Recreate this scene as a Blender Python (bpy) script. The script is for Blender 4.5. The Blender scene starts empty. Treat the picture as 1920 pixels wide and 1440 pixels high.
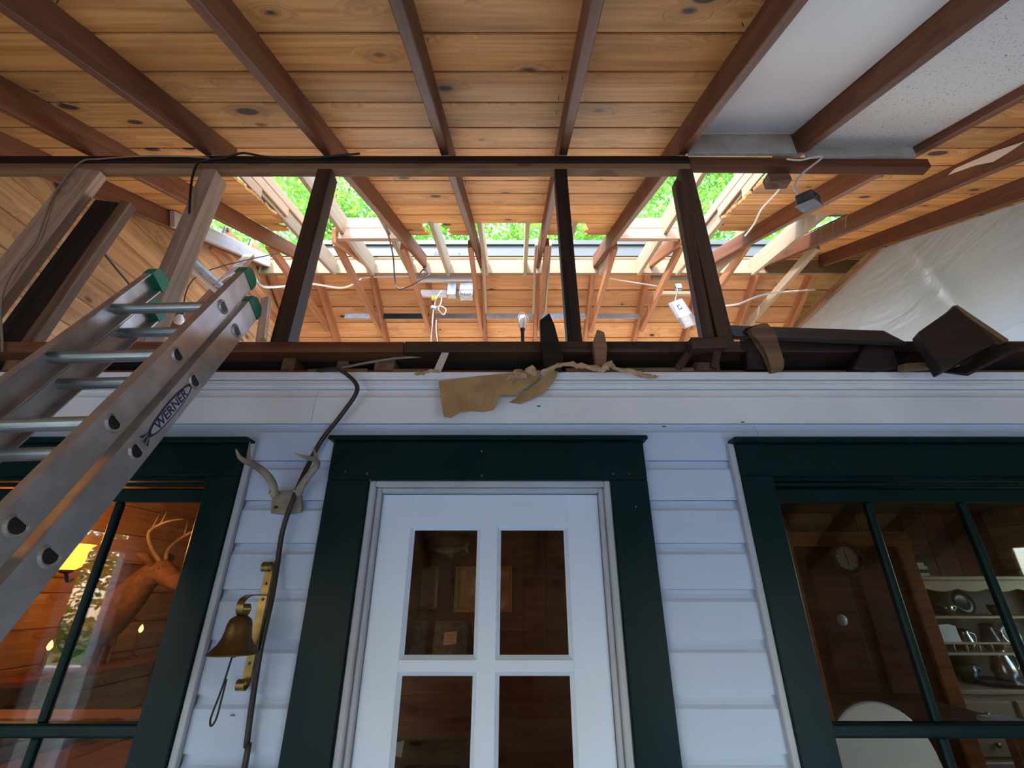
import bpy, bmesh, math, random
from mathutils import Vector, Matrix
R = math.radians
S = bpy.context.scene
COL = S.collection
random.seed(7)

# ------------------------------------------------------------------ camera, sky, exposure
PITCH = R(24.6); FPX = 850.0; CX = 965.0; CZ = 1.70
cam_d = bpy.data.cameras.new('camera'); cam = bpy.data.objects.new('camera', cam_d)
cam_d.sensor_width = 36; cam_d.lens = FPX / 1920 * 36; cam_d.shift_x = -(CX - 960) / 1920
cam_d.clip_start = 0.02; cam_d.clip_end = 300
cam.location = (0, 0, CZ); cam.rotation_euler = (math.pi / 2 + PITCH, 0, 0)
COL.objects.link(cam); S.camera = cam

W = bpy.data.worlds.new('sky'); S.world = W; W.use_nodes = True
wn = W.node_tree.nodes; wl = W.node_tree.links
sky = wn.new('ShaderNodeTexSky'); sky.sky_type = 'NISHITA'; sky.sun_disc = False
sky.sun_elevation = R(55); sky.sun_rotation = R(210); sky.air_density = 1.0; sky.dust_density = 1.0; sky.ozone_density = 1.0
wn['Background'].inputs['Strength'].default_value = 0.62
wl.new(sky.outputs[0], wn['Background'].inputs['Color'])
sun_d = bpy.data.lights.new('sun', 'SUN'); sun_d.energy = 3.0; sun_d.angle = R(1.5); sun_d.color = (1.0, 0.96, 0.90); sun = bpy.data.objects.new('sun', sun_d); COL.objects.link(sun)
sun.rotation_euler = Vector((0.30, 0.52, -0.80)).to_track_quat('-Z', 'Y').to_euler()
S.view_settings.view_transform = 'Standard'; S.view_settings.look = 'None'
S.view_settings.exposure = 1.68; S.view_settings.gamma = 1.0; S.view_settings.use_curve_mapping = False
S.cycles.max_bounces = 9; S.cycles.diffuse_bounces = 6; S.cycles.transparent_max_bounces = 12
S.cycles.use_denoising = True

# ------------------------------------------------------------------ geometry helpers
def V(x, y, z): return Vector((x, y, z + CZ))           # z measured from eye height
FW = Vector((0, math.cos(PITCH), math.sin(PITCH))); UP = Vector((0, -math.sin(PITCH), math.cos(PITCH)))
def ray(px, py): return Vector(((px - CX) / FPX, 0, 0)) + FW + UP * ((720 - py) / FPX)
def at(px, py, Y):
    d = ray(px, py); return Vector((0, 0, CZ)) + d * (Y / d.y)
YR = 3.95; SL = 0.494; SC = math.sqrt(1 + SL * SL); SA = math.atan(SL)
def near(Y, off=0): return 1.391 + SL * Y + off * SC          # underside of the boards, near slope
def far(Y, off=0): return 1.391 + SL * YR - SL * (Y - YR) + off * SC

def wm(o): return o.matrix_basis if o.parent is None else wm(o.parent) @ o.matrix_basis
def mk(name, bm, mat, parent=None, M=None, world=True, smooth=False):
    me = bpy.data.meshes.new(name)
    if M is None:
        if bm.verts:
            lo = Vector([min(v.co[i] for v in bm.verts) for i in range(3)]); hi = Vector([max(v.co[i] for v in bm.verts) for i in range(3)])
            M = Matrix.Translation(((lo.x + hi.x) / 2, (lo.y + hi.y) / 2, lo.z))
        else: M = Matrix.Identity(4)
        world = True
    if world: bm.transform(M.inverted())
    bmesh.ops.recalc_face_normals(bm, faces=bm.faces)
    if smooth:
        for f in bm.faces: f.smooth = True
    bm.to_mesh(me); bm.free()
    o = bpy.data.objects.new(name, me); COL.objects.link(o)
    if isinstance(mat, (list, tuple)):
        for m in mat: me.materials.append(m)
    else: me.materials.append(mat)
    if parent is not None:
        o.parent = parent; o.matrix_basis = wm(parent).inverted() @ M
    else: o.matrix_basis = M
    return o
def thing(name, loc, label=None, cat=None, group=None, kind=None):
    o = bpy.data.objects.new(name, None); COL.objects.link(o); o.matrix_basis = Matrix.Translation(loc); o.empty_display_size = 0.05
    return tag(o, label, cat, group, kind)
def tag(o, label=None, cat=None, group=None, kind=None):
    for k, v in (('label', label), ('category', cat), ('group', group), ('kind', kind)):
        if v: o[k] = v
    return o
def bevel(bm, b):
    if b > 0: bmesh.ops.bevel(bm, geom=list(bm.edges), offset=b, segments=1, affect='EDGES', clamp_overlap=True)
def box(bm, lo, hi):
    vs = [bm.verts.new((x, y, z)) for x in (lo[0], hi[0]) for y in (lo[1], hi[1]) for z in (lo[2], hi[2])]
    for f in ((0, 1, 3, 2), (4, 6, 7, 5), (0, 4, 5, 1), (2, 3, 7, 6), (0, 2, 6, 4), (1, 5, 7, 3)): bm.faces.new([vs[i] for i in f])
    return vs
def bx(name, lo, hi, mat, parent=None, b=0.0):
    bm = bmesh.new(); box(bm, lo, hi); bevel(bm, b); return mk(name, bm, mat, parent)
def bxr(name, x0, x1, y0, y1, z0, z1, mat, parent=None, b=0.002):    # z relative to eye height
    return bx(name, (x0, y0, z0 + CZ), (x1, y1, z1 + CZ), mat, parent, b)
def frame(p0, p1, up=(0, 0, 1)):
    x = (p1 - p0).normalized(); z = Vector(up); z = (z - x * z.dot(x)).normalized(); y = z.cross(x)
    M = Matrix((x, y, z)).transposed().to_4x4(); M.translation = p0; return M
def lumber(name, p0, p1, w, h, mat, up=(0, 0, 1), parent=None, b=0.003, rag=(0, 0), seed=0, warp=0, skew=(0, 0)):
    """a stick of timber from p0 to p1: local x runs along it; rag = how far each end is splintered"""
    p0 = Vector(p0); p1 = Vector(p1); L = (p1 - p0).length; bm = bmesh.new()
    rnd = random.Random(seed + int(L * 1e4) + int(p0.x * 977))
    if max(rag) > 0 or skew != (0, 0):
        n = 5; ys = [-w / 2 + w * i / n for i in range(n + 1)]
        a = [rnd.uniform(0, rag[0]) if rag[0] else 0 for _ in ys]; c = [L - (rnd.uniform(0, rag[1]) if rag[1] else 0) for _ in ys]
        a = [v + skew[0] * (i / n - 0.5) for i, v in enumerate(a)]; c = [v + skew[1] * (i / n - 0.5) for i, v in enumerate(c)]
        lo = [[bm.verts.new((a[i], ys[i], s)) for i in range(n + 1)] for s in (-h / 2, h / 2)]
        hi = [[bm.verts.new((c[i], ys[i], s)) for i in range(n + 1)] for s in (-h / 2, h / 2)]
        for i in range(n):
            bm.faces.new((lo[0][i], lo[0][i + 1], hi[0][i + 1], hi[0][i])); bm.faces.new((lo[1][i], hi[1][i], hi[1][i + 1], lo[1][i + 1]))
            bm.faces.new((lo[0][i], lo[1][i], lo[1][i + 1], lo[0][i + 1])); bm.faces.new((hi[0][i], hi[0][i + 1], hi[1][i + 1], hi[1][i]))
        for i in (0, n): bm.faces.new((lo[0][i], hi[0][i], hi[1][i], lo[1][i]))
    else:
        box(bm, (0, -w / 2, -h / 2), (L, w / 2, h / 2)); bevel(bm, b)
    if warp:
        for v in bm.verts: v.co.z += rnd.uniform(-warp, warp); v.co.y += rnd.uniform(-warp, warp)
    return mk(name, bm, mat, parent, frame(p0, p1, up), world=False)
def smooth_path(pts, n=6):
    pts = [Vector(p) for p in pts]; out = []
    for i in range(len(pts) - 1):
        p0 = pts[max(i - 1, 0)]; p1 = pts[i]; p2 = pts[i + 1]; p3 = pts[min(i + 2, len(pts) - 1)]
        for k in range(n):
            t = k / n
            out.append(0.5 * ((2 * p1) + (p2 - p0) * t + (2 * p0 - 5 * p1 + 4 * p2 - p3) * t * t + (3 * p1 - p0 - 3 * p2 + p3) * t ** 3))
    out.append(pts[-1]); return out
def tube_bm(bm, pts, rad, seg=8, n=6, flat=None):
    rr = rad if isinstance(rad, (list, tuple)) else [rad] * len(pts)
    P = smooth_path(pts, n); N = len(P); Rr = []
    for i in range(N):
        u = i / n if n else i; k = min(int(u), len(rr) - 2); Rr.append(rr[k] + (rr[k + 1] - rr[k]) * (u - k))
    t = (P[1] - P[0]).normalized(); a = t.orthogonal().normalized(); rings = []
    for i in range(N):
        t2 = (P[min(i + 1, N - 1)] - P[max(i - 1, 0)]).normalized()
        a = (a - t2 * a.dot(t2)); a = a.normalized() if a.length > 1e-6 else t2.orthogonal().normalized(); bb = t2.cross(a)
        rings.append([bm.verts.new(P[i] + (a * math.cos(2 * math.pi * j / seg) + bb * math.sin(2 * math.pi * j / seg)) * Rr[i]) for j in range(seg)])
    for i in range(N - 1):
        for j in range(seg): bm.faces.new((rings[i][j], rings[i][(j + 1) % seg], rings[i + 1][(j + 1) % seg], rings[i + 1][j]))
    bm.faces.new(rings[0][::-1]); bm.faces.new(rings[-1])
def tube(name, pts, rad, mat, parent=None, seg=8, n=6):
    bm = bmesh.new(); tube_bm(bm, pts, rad, seg, n); return mk(name, bm, mat, parent, smooth=True)
def lathe_bm(bm, prof, M, seg=24, wave=None):
    rings = []
    for k, (r, z) in enumerate(prof):
        rings.append([bm.verts.new(M @ Vector(((r * (1 + (wave(k, j / seg) if wave else 0))) * math.cos(2 * math.pi * j / seg), (r * (1 + (wave(k, j / seg) if wave else 0))) * math.sin(2 * math.pi * j / seg), z))) for j in range(seg)])
    for i in range(len(prof) - 1):
        for j in range(seg): bm.faces.new((rings[i][j], rings[i][(j + 1) % seg], rings[i + 1][(j + 1) % seg], rings[i + 1][j]))
    return rings
def lathe(name, prof, loc, mat, parent=None, seg=24, rot=None, cap=False, wave=None):
    bm = bmesh.new(); M = Matrix.Translation(loc) @ (rot or Matrix.Identity(4)); rg = lathe_bm(bm, prof, M, seg, wave)
    if cap: bm.faces.new(rg[0][::-1]); bm.faces.new(rg[-1])
    return mk(name, bm, mat, parent, smooth=True)
def prism(name, poly, d, mat, parent=None, b=0):
    """closed outline (world points, roughly planar) given the thickness vector d"""
    bm = bmesh.new(); d = Vector(d); a = [bm.verts.new(p) for p in poly]; c = [bm.verts.new(Vector(p) + d) for p in poly]; n = len(a)
    bm.faces.new(a); bm.faces.new(c[::-1])
    for i in range(n): bm.faces.new((a[i], c[i], c[(i + 1) % n], a[(i + 1) % n]))
    bevel(bm, b); return mk(name, bm, mat, parent)
def text(name, s, M, size, mat, parent, depth=0.0006):
    cu = bpy.data.curves.new(name, 'FONT'); cu.body = s; cu.size = size; cu.extrude = depth; cu.align_x = 'CENTER'; cu.align_y = 'CENTER'; cu.offset = size * 0.018
    t = bpy.data.objects.new(name + '_c', cu); COL.objects.link(t); dg = bpy.context.evaluated_depsgraph_get()
    me = bpy.data.meshes.new_from_object(t.evaluated_get(dg)); bpy.data.objects.remove(t); bpy.data.curves.remove(cu)
    o = bpy.data.objects.new(name, me); COL.objects.link(o); me.materials.clear(); me.materials.append(mat)
    o.parent = parent; o.matrix_basis = wm(parent).inverted() @ M; return o

# ------------------------------------------------------------------ materials
def newmat(name):
    m = bpy.data.materials.new(name); m.use_nodes = True; nt = m.node_tree; return m, nt, nt.nodes['Principled BSDF']
def plain(name, col, rough=0.5, metal=0.0, var=0.0, scale=8.0, bump=0.0, spec=0.5, col2=None):
    m, nt, p = newmat(name); p.inputs['Base Color'].default_value = (*col, 1); p.inputs['Roughness'].default_value = rough
    p.inputs['Metallic'].default_value = metal; p.inputs['Specular IOR Level'].default_value = spec
    if var or bump or col2:
        tc = nt.nodes.new('ShaderNodeTexCoord'); nz = nt.nodes.new('ShaderNodeTexNoise'); nz.inputs['Scale'].default_value = scale; nz.inputs['Detail'].default_value = 6
        nt.links.new(tc.outputs['Object'], nz.inputs['Vector']); cr = nt.nodes.new('ShaderNodeValToRGB')
        c2 = col2 or tuple(c * (1 - var) for c in col)
        cr.color_ramp.elements[0].position = 0.35; cr.color_ramp.elements[0].color = (*c2, 1); cr.color_ramp.elements[1].position = 0.65; cr.color_ramp.elements[1].color = (*col, 1)
        nt.links.new(nz.outputs[0], cr.inputs[0]); nt.links.new(cr.outputs[0], p.inputs['Base Color'])
        if bump:
            bp = nt.nodes.new('ShaderNodeBump'); bp.inputs['Strength'].default_value = bump; bp.inputs['Distance'].default_value = 0.01
            nt.links.new(nz.outputs[0], bp.inputs['Height']); nt.links.new(bp.outputs[0], p.inputs['Normal'])
    return m
def wood(name, light, dark, knot=(0.05, 0.02, 0.008), knots=1.0, stain=0.3, rough=0.65, gs=1.0, var=0.25):
    m, nt, p = newmat(name); N = nt.nodes; L = nt.links.new
    tc = N.new('ShaderNodeTexCoord'); oi = N.new('ShaderNodeObjectInfo')
    ml = N.new('ShaderNodeMath'); ml.operation = 'MULTIPLY'; ml.inputs[1].default_value = 37.0; L(oi.outputs['Random'], ml.inputs[0])
    ad = N.new('ShaderNodeVectorMath'); ad.operation = 'ADD'; L(tc.outputs['Object'], ad.inputs[0]); L(ml.outputs[0], ad.inputs[1])
    # knots
    mk_ = N.new('ShaderNodeMapping'); mk_.inputs['Scale'].default_value = (4.2, 7.5, 7.5); L(ad.outputs[0], mk_.inputs['Vector'])
    vo = N.new('ShaderNodeTexVoronoi'); vo.feature = 'F1'; vo.inputs['Scale'].default_value = 0.85; L(mk_.outputs[0], vo.inputs['Vector'])
    sp = N.new('ShaderNodeSeparateColor'); L(vo.outputs['Color'], sp.inputs[0])
    sz = N.new('ShaderNodeMath'); sz.operation = 'MULTIPLY_ADD'; sz.inputs[1].default_value = 0.20 * knots; sz.inputs[2].default_value = -0.06; L(sp.outputs[0], sz.inputs[0])
    df = N.new('ShaderNodeMath'); df.operation = 'SUBTRACT'; L(sz.outputs[0], df.inputs[0]); L(vo.outputs['Distance'], df.inputs[1])
    kn = N.new('ShaderNodeMapRange'); kn.inputs[1].default_value = -0.02; kn.inputs[2].default_value = 0.035; L(df.outputs[0], kn.inputs[0])
    halo = N.new('ShaderNodeMapRange'); halo.inputs[1].default_value = -0.28; halo.inputs[2].default_value = 0.03; L(df.outputs[0], halo.inputs[0])
    # grain, bent around the knots
    mg = N.new('ShaderNodeMapping'); mg.inputs['Scale'].default_value = (0.9 * gs, 26 * gs, 26 * gs); L(ad.outputs[0], mg.inputs['Vector'])
    hm = N.new('ShaderNodeMath'); hm.operation = 'MULTIPLY'; hm.inputs[1].default_value = 2.2; L(halo.outputs[0], hm.inputs[0])
    a2 = N.new('ShaderNodeVectorMath'); a2.operation = 'ADD'; L(mg.outputs[0], a2.inputs[0]); L(hm.outputs[0], a2.inputs[1])
    ng = N.new('ShaderNodeTexNoise'); ng.inputs['Scale'].default_value = 1.0; ng.inputs['Detail'].default_value = 5; ng.inputs['Distortion'].default_value = 0.9; L(a2.outputs[0], ng.inputs['Vector'])
    cr = N.new('ShaderNodeValToRGB'); cr.color_ramp.elements[0].position = 0.32; cr.color_ramp.elements[0].color = (*dark, 1); cr.color_ramp.elements[1].position = 0.62; cr.color_ramp.elements[1].color = (*light, 1)
    L(ng.outputs[0], cr.inputs[0])
    # broad stains
    ms = N.new('ShaderNodeMapping'); ms.inputs['Scale'].default_value = (1.3, 4.0, 4.0); L(ad.outputs[0], ms.inputs['Vector'])
    ns = N.new('ShaderNodeTexNoise'); ns.inputs['Scale'].default_value = 1.2; ns.inputs['Detail'].default_value = 4; L(ms.outputs[0], ns.inputs['Vector'])
    rs = N.new('ShaderNodeMapRange'); rs.inputs[1].default_value = 0.52; rs.inputs[2].default_value = 0.75; rs.inputs[3].default_value = 0; rs.inputs[4].default_value = stain; L(ns.outputs[0], rs.inputs[0])
    mx = N.new('ShaderNodeMix'); mx.data_type = 'RGBA'; L(rs.outputs[0], mx.inputs[0]); L(cr.outputs[0], mx.inputs[6]); mx.inputs[7].default_value = (*[c * 0.35 for c in dark], 1)
    mh = N.new('ShaderNodeMix'); mh.data_type = 'RGBA'; hh = N.new('ShaderNodeMath'); hh.operation = 'MULTIPLY'; hh.inputs[1].default_value = 0.4; L(halo.outputs[0], hh.inputs[0])
    L(hh.outputs[0], mh.inputs[0]); L(mx.outputs[2], mh.inputs[6]); mh.inputs[7].default_value = (*[c * 0.6 for c in dark], 1)
    mk2 = N.new('ShaderNodeMix'); mk2.data_type = 'RGBA'; L(kn.outputs[0], mk2.inputs[0]); L(mh.outputs[2], mk2.inputs[6]); mk2.inputs[7].default_value = (*knot, 1)
    hs = N.new('ShaderNodeHueSaturation'); vr = N.new('ShaderNodeMapRange'); vr.inputs[3].default_value = 1 - var; vr.inputs[4].default_value = 1 + var * 0.5; L(oi.outputs['Random'], vr.inputs[0])
    L(vr.outputs[0], hs.inputs['Value']); L(mk2.outputs[2], hs.inputs['Color']); L(hs.outputs[0], p.inputs['Base Color'])
    p.inputs['Roughness'].default_value = rough; p.inputs['Specular IOR Level'].default_value = 0.3
    bp = N.new('ShaderNodeBump'); bp.inputs['Strength'].default_value = 0.25; bp.inputs['Distance'].default_value = 0.004; L(ng.outputs[0], bp.inputs['Height']); L(bp.outputs[0], p.inputs['Normal'])
    return m
M_deck = wood('pine_boards', (0.66, 0.315, 0.095), (0.43, 0.175, 0.043), stain=0.6, knots=1.35)
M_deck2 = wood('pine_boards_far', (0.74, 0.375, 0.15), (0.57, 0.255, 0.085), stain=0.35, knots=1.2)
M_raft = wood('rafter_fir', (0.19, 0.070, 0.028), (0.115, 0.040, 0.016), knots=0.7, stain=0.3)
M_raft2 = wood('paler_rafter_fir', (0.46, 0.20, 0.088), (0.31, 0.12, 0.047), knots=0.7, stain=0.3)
M_ridge = wood('yellow_ridge_spruce', (0.27, 0.185, 0.10), (0.22, 0.14, 0.07), knot=(0.12, 0.07, 0.03), knots=0.9, stain=0.1, var=0.05)
M_dark = wood('weathered_stud', (0.10, 0.05, 0.028), (0.045, 0.022, 0.013), knots=0.7, stain=0.5)
M_stud = wood('old_stud', (0.50, 0.34, 0.22), (0.30, 0.18, 0.11), knots=0.8, stain=0.4)
M_char = wood('blackened_timber', (0.035, 0.02, 0.013), (0.012, 0.008, 0.006), knots=0.3, stain=0.3)
M_debris = wood('sawn_end_timber', (0.30, 0.17, 0.085), (0.15, 0.075, 0.035), knots=0.7, stain=0.6)
M_new = wood('new_spruce', (0.40, 0.29, 0.175), (0.33, 0.225, 0.125), knot=(0.4, 0.22, 0.1), knots=0.6, stain=0.08, var=0.08)
M_clad = wood('new_cedar_board', (0.55, 0.33, 0.19), (0.47, 0.26, 0.14), knots=0.0, stain=0.05, var=0.1)
M_pale = wood('pale_and_daylit_timber', (0.66, 0.58, 0.50), (0.50, 0.42, 0.35), knots=0.5, stain=0.2)  # also serves the strip whose paleness imitates daylight on a rafter
M_gable = wood('gable_boards', (0.62, 0.35, 0.15), (0.40, 0.19, 0.07), knots=1.7, stain=0.8)
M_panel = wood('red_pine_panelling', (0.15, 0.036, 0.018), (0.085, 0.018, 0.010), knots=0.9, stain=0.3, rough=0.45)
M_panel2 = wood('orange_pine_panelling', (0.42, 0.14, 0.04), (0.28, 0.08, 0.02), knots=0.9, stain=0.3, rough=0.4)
M_white = plain('white_siding_blue_cast', (0.54, 0.66, 0.84), 0.55, var=0.07, scale=3.0, bump=0.03)  # cool light cast mixed into the white siding's colour
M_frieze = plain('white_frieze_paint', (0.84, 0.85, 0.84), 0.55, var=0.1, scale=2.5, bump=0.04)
M_door = plain('white_door_blue_cast', (0.68, 0.79, 0.94), 0.35, var=0.04, scale=2.0)  # door white also carries the blue cast of the light
M_jamb = plain('grey_white_trim', (0.46, 0.49, 0.54), 0.5, var=0.12, scale=6)
M_green = plain('dark_green_paint', (0.0018, 0.018, 0.020), 0.36, var=0.25, scale=9, bump=0.05, spec=0.14)
M_alu = plain('aluminium', (0.66, 0.63, 0.60), 0.45, metal=0.85, var=0.25, scale=14, bump=0.04)
M_aluA = plain('dull_aluminium_rung', (0.42, 0.45, 0.43), 0.38, metal=0.8, var=0.2, scale=18)
M_aludark = plain('oxidised_aluminium', (0.20, 0.17, 0.16), 0.5, metal=0.6, var=0.4, scale=40)
M_cap = plain('green_plastic_cap', (0.0, 0.20, 0.10), 0.4)
M_black = plain('black_rubber', (0.012, 0.011, 0.011), 0.5)
M_cable = plain('brown_black_cable', (0.030, 0.022, 0.018), 0.45)
M_wire = plain('white_cable_sheath', (0.66, 0.62, 0.54), 0.5)
M_wireold = plain('aged_cable_sheath', (0.30, 0.24, 0.16), 0.6)
M_brass = plain('aged_brass', (0.30, 0.20, 0.07), 0.38, metal=0.9, var=0.35, scale=25)
M_brass2 = plain('bell_bronze', (0.20, 0.125, 0.05), 0.42, metal=0.85, var=0.3, scale=18)
M_bone = plain('antler_bone', (0.42, 0.35, 0.27), 0.6, col2=(0.20, 0.16, 0.12), scale=16, bump=0.15)
M_card = plain('brown_cardboard', (0.52, 0.32, 0.13), 0.85, var=0.35, scale=10, bump=0.25)
M_cardedge = plain('torn_cardboard_edge', (0.62, 0.40, 0.22), 0.9, var=0.3, scale=25)
M_drywall = plain('painted_plasterboard', (0.82, 0.79, 0.75), 0.7, var=0.06, scale=1.5)
M_drystain = plain('stained_plasterboard', (0.60, 0.57, 0.50), 0.75, col2=(0.33, 0.27, 0.18), scale=3.2)
M_zinc = plain('galvanised_steel', (0.38, 0.39, 0.41), 0.4, metal=0.7, var=0.3, scale=20)
M_greystrip = plain('weathered_grey_strip', (0.30, 0.27, 0.25), 0.6, var=0.35, scale=9)
M_fascia = plain('grey_primed_fascia', (0.065, 0.070, 0.067), 0.6, var=0.08, scale=2)
M_box = plain('grey_metal_box', (0.10, 0.10, 0.10), 0.45, metal=0.3, var=0.4, scale=30)
M_ink = plain('dark_ink', (0.02, 0.03, 0.07), 0.5)
M_navy = plain('navy_badge', (0.012, 0.025, 0.11), 0.4)
M_badge = plain('white_badge', (0.62, 0.60, 0.60), 0.45)
M_lblue = plain('pale_card', (0.72, 0.76, 0.80), 0.5)
M_lgrey = plain('grey_card', (0.36, 0.33, 0.34), 0.5)
M_felt = plain('roofing_felt', (0.02, 0.02, 0.02), 0.9)
M_floor = plain('cool_bounce_floor', (0.46, 0.54, 0.62), 0.6, var=0.25, scale=5)  # floor colour chosen to cool the light it bounces
M_bounce_layer = plain('pale_bounce_layer', (0.78, 0.68, 0.58), 0.95, var=0.15, scale=6, bump=0.3)  # for the added layer that bounces light up inside the attic
M_bounce_ground = plain('blue_grey_bounce_ground', (0.40, 0.47, 0.56), 0.9, var=0.15, scale=1.5)  # for the added ground that bounces daylight into the porch
M_inner = plain('dark_attic_floor', (0.06, 0.045, 0.035), 0.9, var=0.3)
M_ceil = plain('room_ceiling_brown', (0.12, 0.055, 0.03), 0.7, var=0.2)
M_grass = plain('lawn', (0.10, 0.20, 0.05), 0.9, var=0.5, scale=2)
M_bark = plain('bark', (0.10, 0.07, 0.05), 0.9, var=0.4, scale=6, bump=0.5)
M_rail = plain('beige_deck_paint', (0.60, 0.50, 0.38), 0.6, var=0.12, scale=3)
M_railcap = plain('white_rail_cap', (0.75, 0.74, 0.72), 0.5)
M_fur = plain('deer_fur', (0.25, 0.13, 0.055), 0.85, col2=(0.15, 0.07, 0.028), scale=20, bump=0.2)
M_yellow = plain('yellow_wire_nut', (0.8, 0.65, 0.03), 0.4)
M_lilac = plain('lilac_cloth', (0.42, 0.28, 0.42), 0.85, var=0.15)
M_cushion = plain('checked_grey_cloth', (0.22, 0.20, 0.18), 0.9, col2=(0.10, 0.10, 0.09), scale=30)
M_paper = plain('cream_paper', (0.72, 0.62, 0.46), 0.7)
M_print = plain('sepia_print', (0.55, 0.38, 0.22), 0.6, col2=(0.26, 0.16, 0.09), scale=9)
M_gold = plain('gilt_frame', (0.42, 0.20, 0.06), 0.4, metal=0.3)
M_hutch = plain('honey_maple', (0.44, 0.30, 0.16), 0.4, var=0.15, scale=5)
M_hutchdk = plain('dark_hutch_back', (0.10, 0.09, 0.07), 0.6)
M_china = plain('white_china', (0.80, 0.80, 0.78), 0.2)
M_pewter = plain('pewter', (0.45, 0.44, 0.42), 0.25, metal=0.9)
M_darkgl = plain('dark_glaze', (0.05, 0.05, 0.05), 0.2)
M_chair = plain('grey_painted_chair', (0.50, 0.50, 0.50), 0.5)
M_fish = plain('mounted_fish_skin', (0.36, 0.30, 0.22), 0.4, col2=(0.14, 0.12, 0.08), scale=30)
def tile_mat():
    m, nt, p = newmat('speckled_acoustic_tile'); tc = nt.nodes.new('ShaderNodeTexCoord'); mp = nt.nodes.new('ShaderNodeMapping'); mp.inputs['Scale'].default_value = (60, 130, 60)
    vo = nt.nodes.new('ShaderNodeTexVoronoi'); vo.inputs['Scale'].default_value = 1.0; vo.inputs['Randomness'].default_value = 1
    nz = nt.nodes.new('ShaderNodeTexNoise'); nz.inputs['Scale'].default_value = 25
    rot = nt.nodes.new('ShaderNodeVectorMath'); rot.operation = 'MULTIPLY_ADD'; rot.inputs[1].default_value = (0.05, 0.05, 0.05)
    nt.links.new(tc.outputs['Object'], nz.inputs['Vector']); nt.links.new(nz.outputs['Color'], rot.inputs[0]); nt.links.new(tc.outputs['Object'], rot.inputs[2])
    nt.links.new(rot.outputs[0], mp.inputs['Vector']); nt.links.new(mp.outputs[0], vo.inputs['Vector'])
    cr = nt.nodes.new('ShaderNodeValToRGB'); cr.color_ramp.elements[0].position = 0.12; cr.color_ramp.elements[0].color = (0.16, 0.13, 0.11, 1); cr.color_ramp.elements[1].position = 0.24; cr.color_ramp.elements[1].color = (0.66, 0.62, 0.57, 1)
    nt.links.new(vo.outputs['Distance'], cr.inputs[0]); nt.links.new(cr.outputs[0], p.inputs['Base Color']); p.inputs['Roughness'].default_value = 0.9; return m
M_tile = tile_mat()
def glass_mat():
    m, nt, p = newmat('window_glass'); N = nt.nodes; N.remove(p); out = N['Material Output']
    tr = N.new('ShaderNodeBsdfTransparent'); tr.inputs[0].default_value = (0.93, 0.94, 0.93, 1); gl = N.new('ShaderNodeBsdfGlossy'); gl.inputs['Roughness'].default_value = 0.015
    fr = N.new('ShaderNodeFresnel'); ge = N.new('ShaderNodeNewGeometry'); io = N.new('ShaderNodeMath'); io.operation = 'MULTIPLY_ADD'; io.inputs[1].default_value = -0.8333; io.inputs[2].default_value = 1.5
    nt.links.new(ge.outputs['Backfacing'], io.inputs[0]); nt.links.new(io.outputs[0], fr.inputs['IOR']); mx = N.new('ShaderNodeMixShader')
    tc = N.new('ShaderNodeTexCoord'); nz = N.new('ShaderNodeTexNoise'); nz.inputs['Scale'].default_value = 5; nz.inputs['Detail'].default_value = 2
    bp = N.new('ShaderNodeBump'); bp.inputs['Strength'].default_value = 0.02; bp.inputs['Distance'].default_value = 0.01
    nt.links.new(tc.outputs['Object'], nz.inputs['Vector']); nt.links.new(nz.outputs[0], bp.inputs['Height']); nt.links.new(bp.outputs[0], gl.inputs['Normal'])
    nt.links.new(fr.outputs[0], mx.inputs[0]); nt.links.new(tr.outputs[0], mx.inputs[1]); nt.links.new(gl.outputs[0], mx.inputs[2]); nt.links.new(mx.outputs[0], out.inputs[0]); return m
M_glass = glass_mat()
def sheet_mat():
    m, nt, p = newmat('plastic_sheet'); N = nt.nodes; out = N['Material Output']
    nz = N.new('ShaderNodeTexNoise'); nz.inputs['Scale'].default_value = 1.5; nz.inputs['Detail'].default_value = 3; nz.inputs['Distortion'].default_value = 1.2; tc = N.new('ShaderNodeTexCoord'); mp = N.new('ShaderNodeMapping'); mp.inputs['Scale'].default_value = (1, 1.0, 2.2); mp.inputs['Rotation'].default_value = (0.6, 0, 0); bp = N.new('ShaderNodeBump'); bp.inputs['Strength'].default_value = 0.55; bp.inputs['Distance'].default_value = 0.06
    nt.links.new(tc.outputs['Object'], mp.inputs[0]); nt.links.new(mp.outputs[0], nz.inputs[0]); nt.links.new(nz.outputs[0], bp.inputs['Height']); nt.links.new(bp.outputs[0], p.inputs['Normal'])
    p.inputs['Base Color'].default_value = (0.40, 0.39, 0.41, 1); p.inputs['Roughness'].default_value = 0.33; p.inputs['Specular IOR Level'].default_value = 0.6
    tl = N.new('ShaderNodeBsdfTranslucent'); tl.inputs[0].default_value = (0.75, 0.78, 0.85, 1); mx = N.new('ShaderNodeMixShader'); mx.inputs[0].default_value = 0.30
    nt.links.new(p.outputs[0], mx.inputs[1]); nt.links.new(tl.outputs[0], mx.inputs[2]); nt.links.new(mx.outputs[0], out.inputs[0]); return m
M_sheet = sheet_mat()
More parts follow.
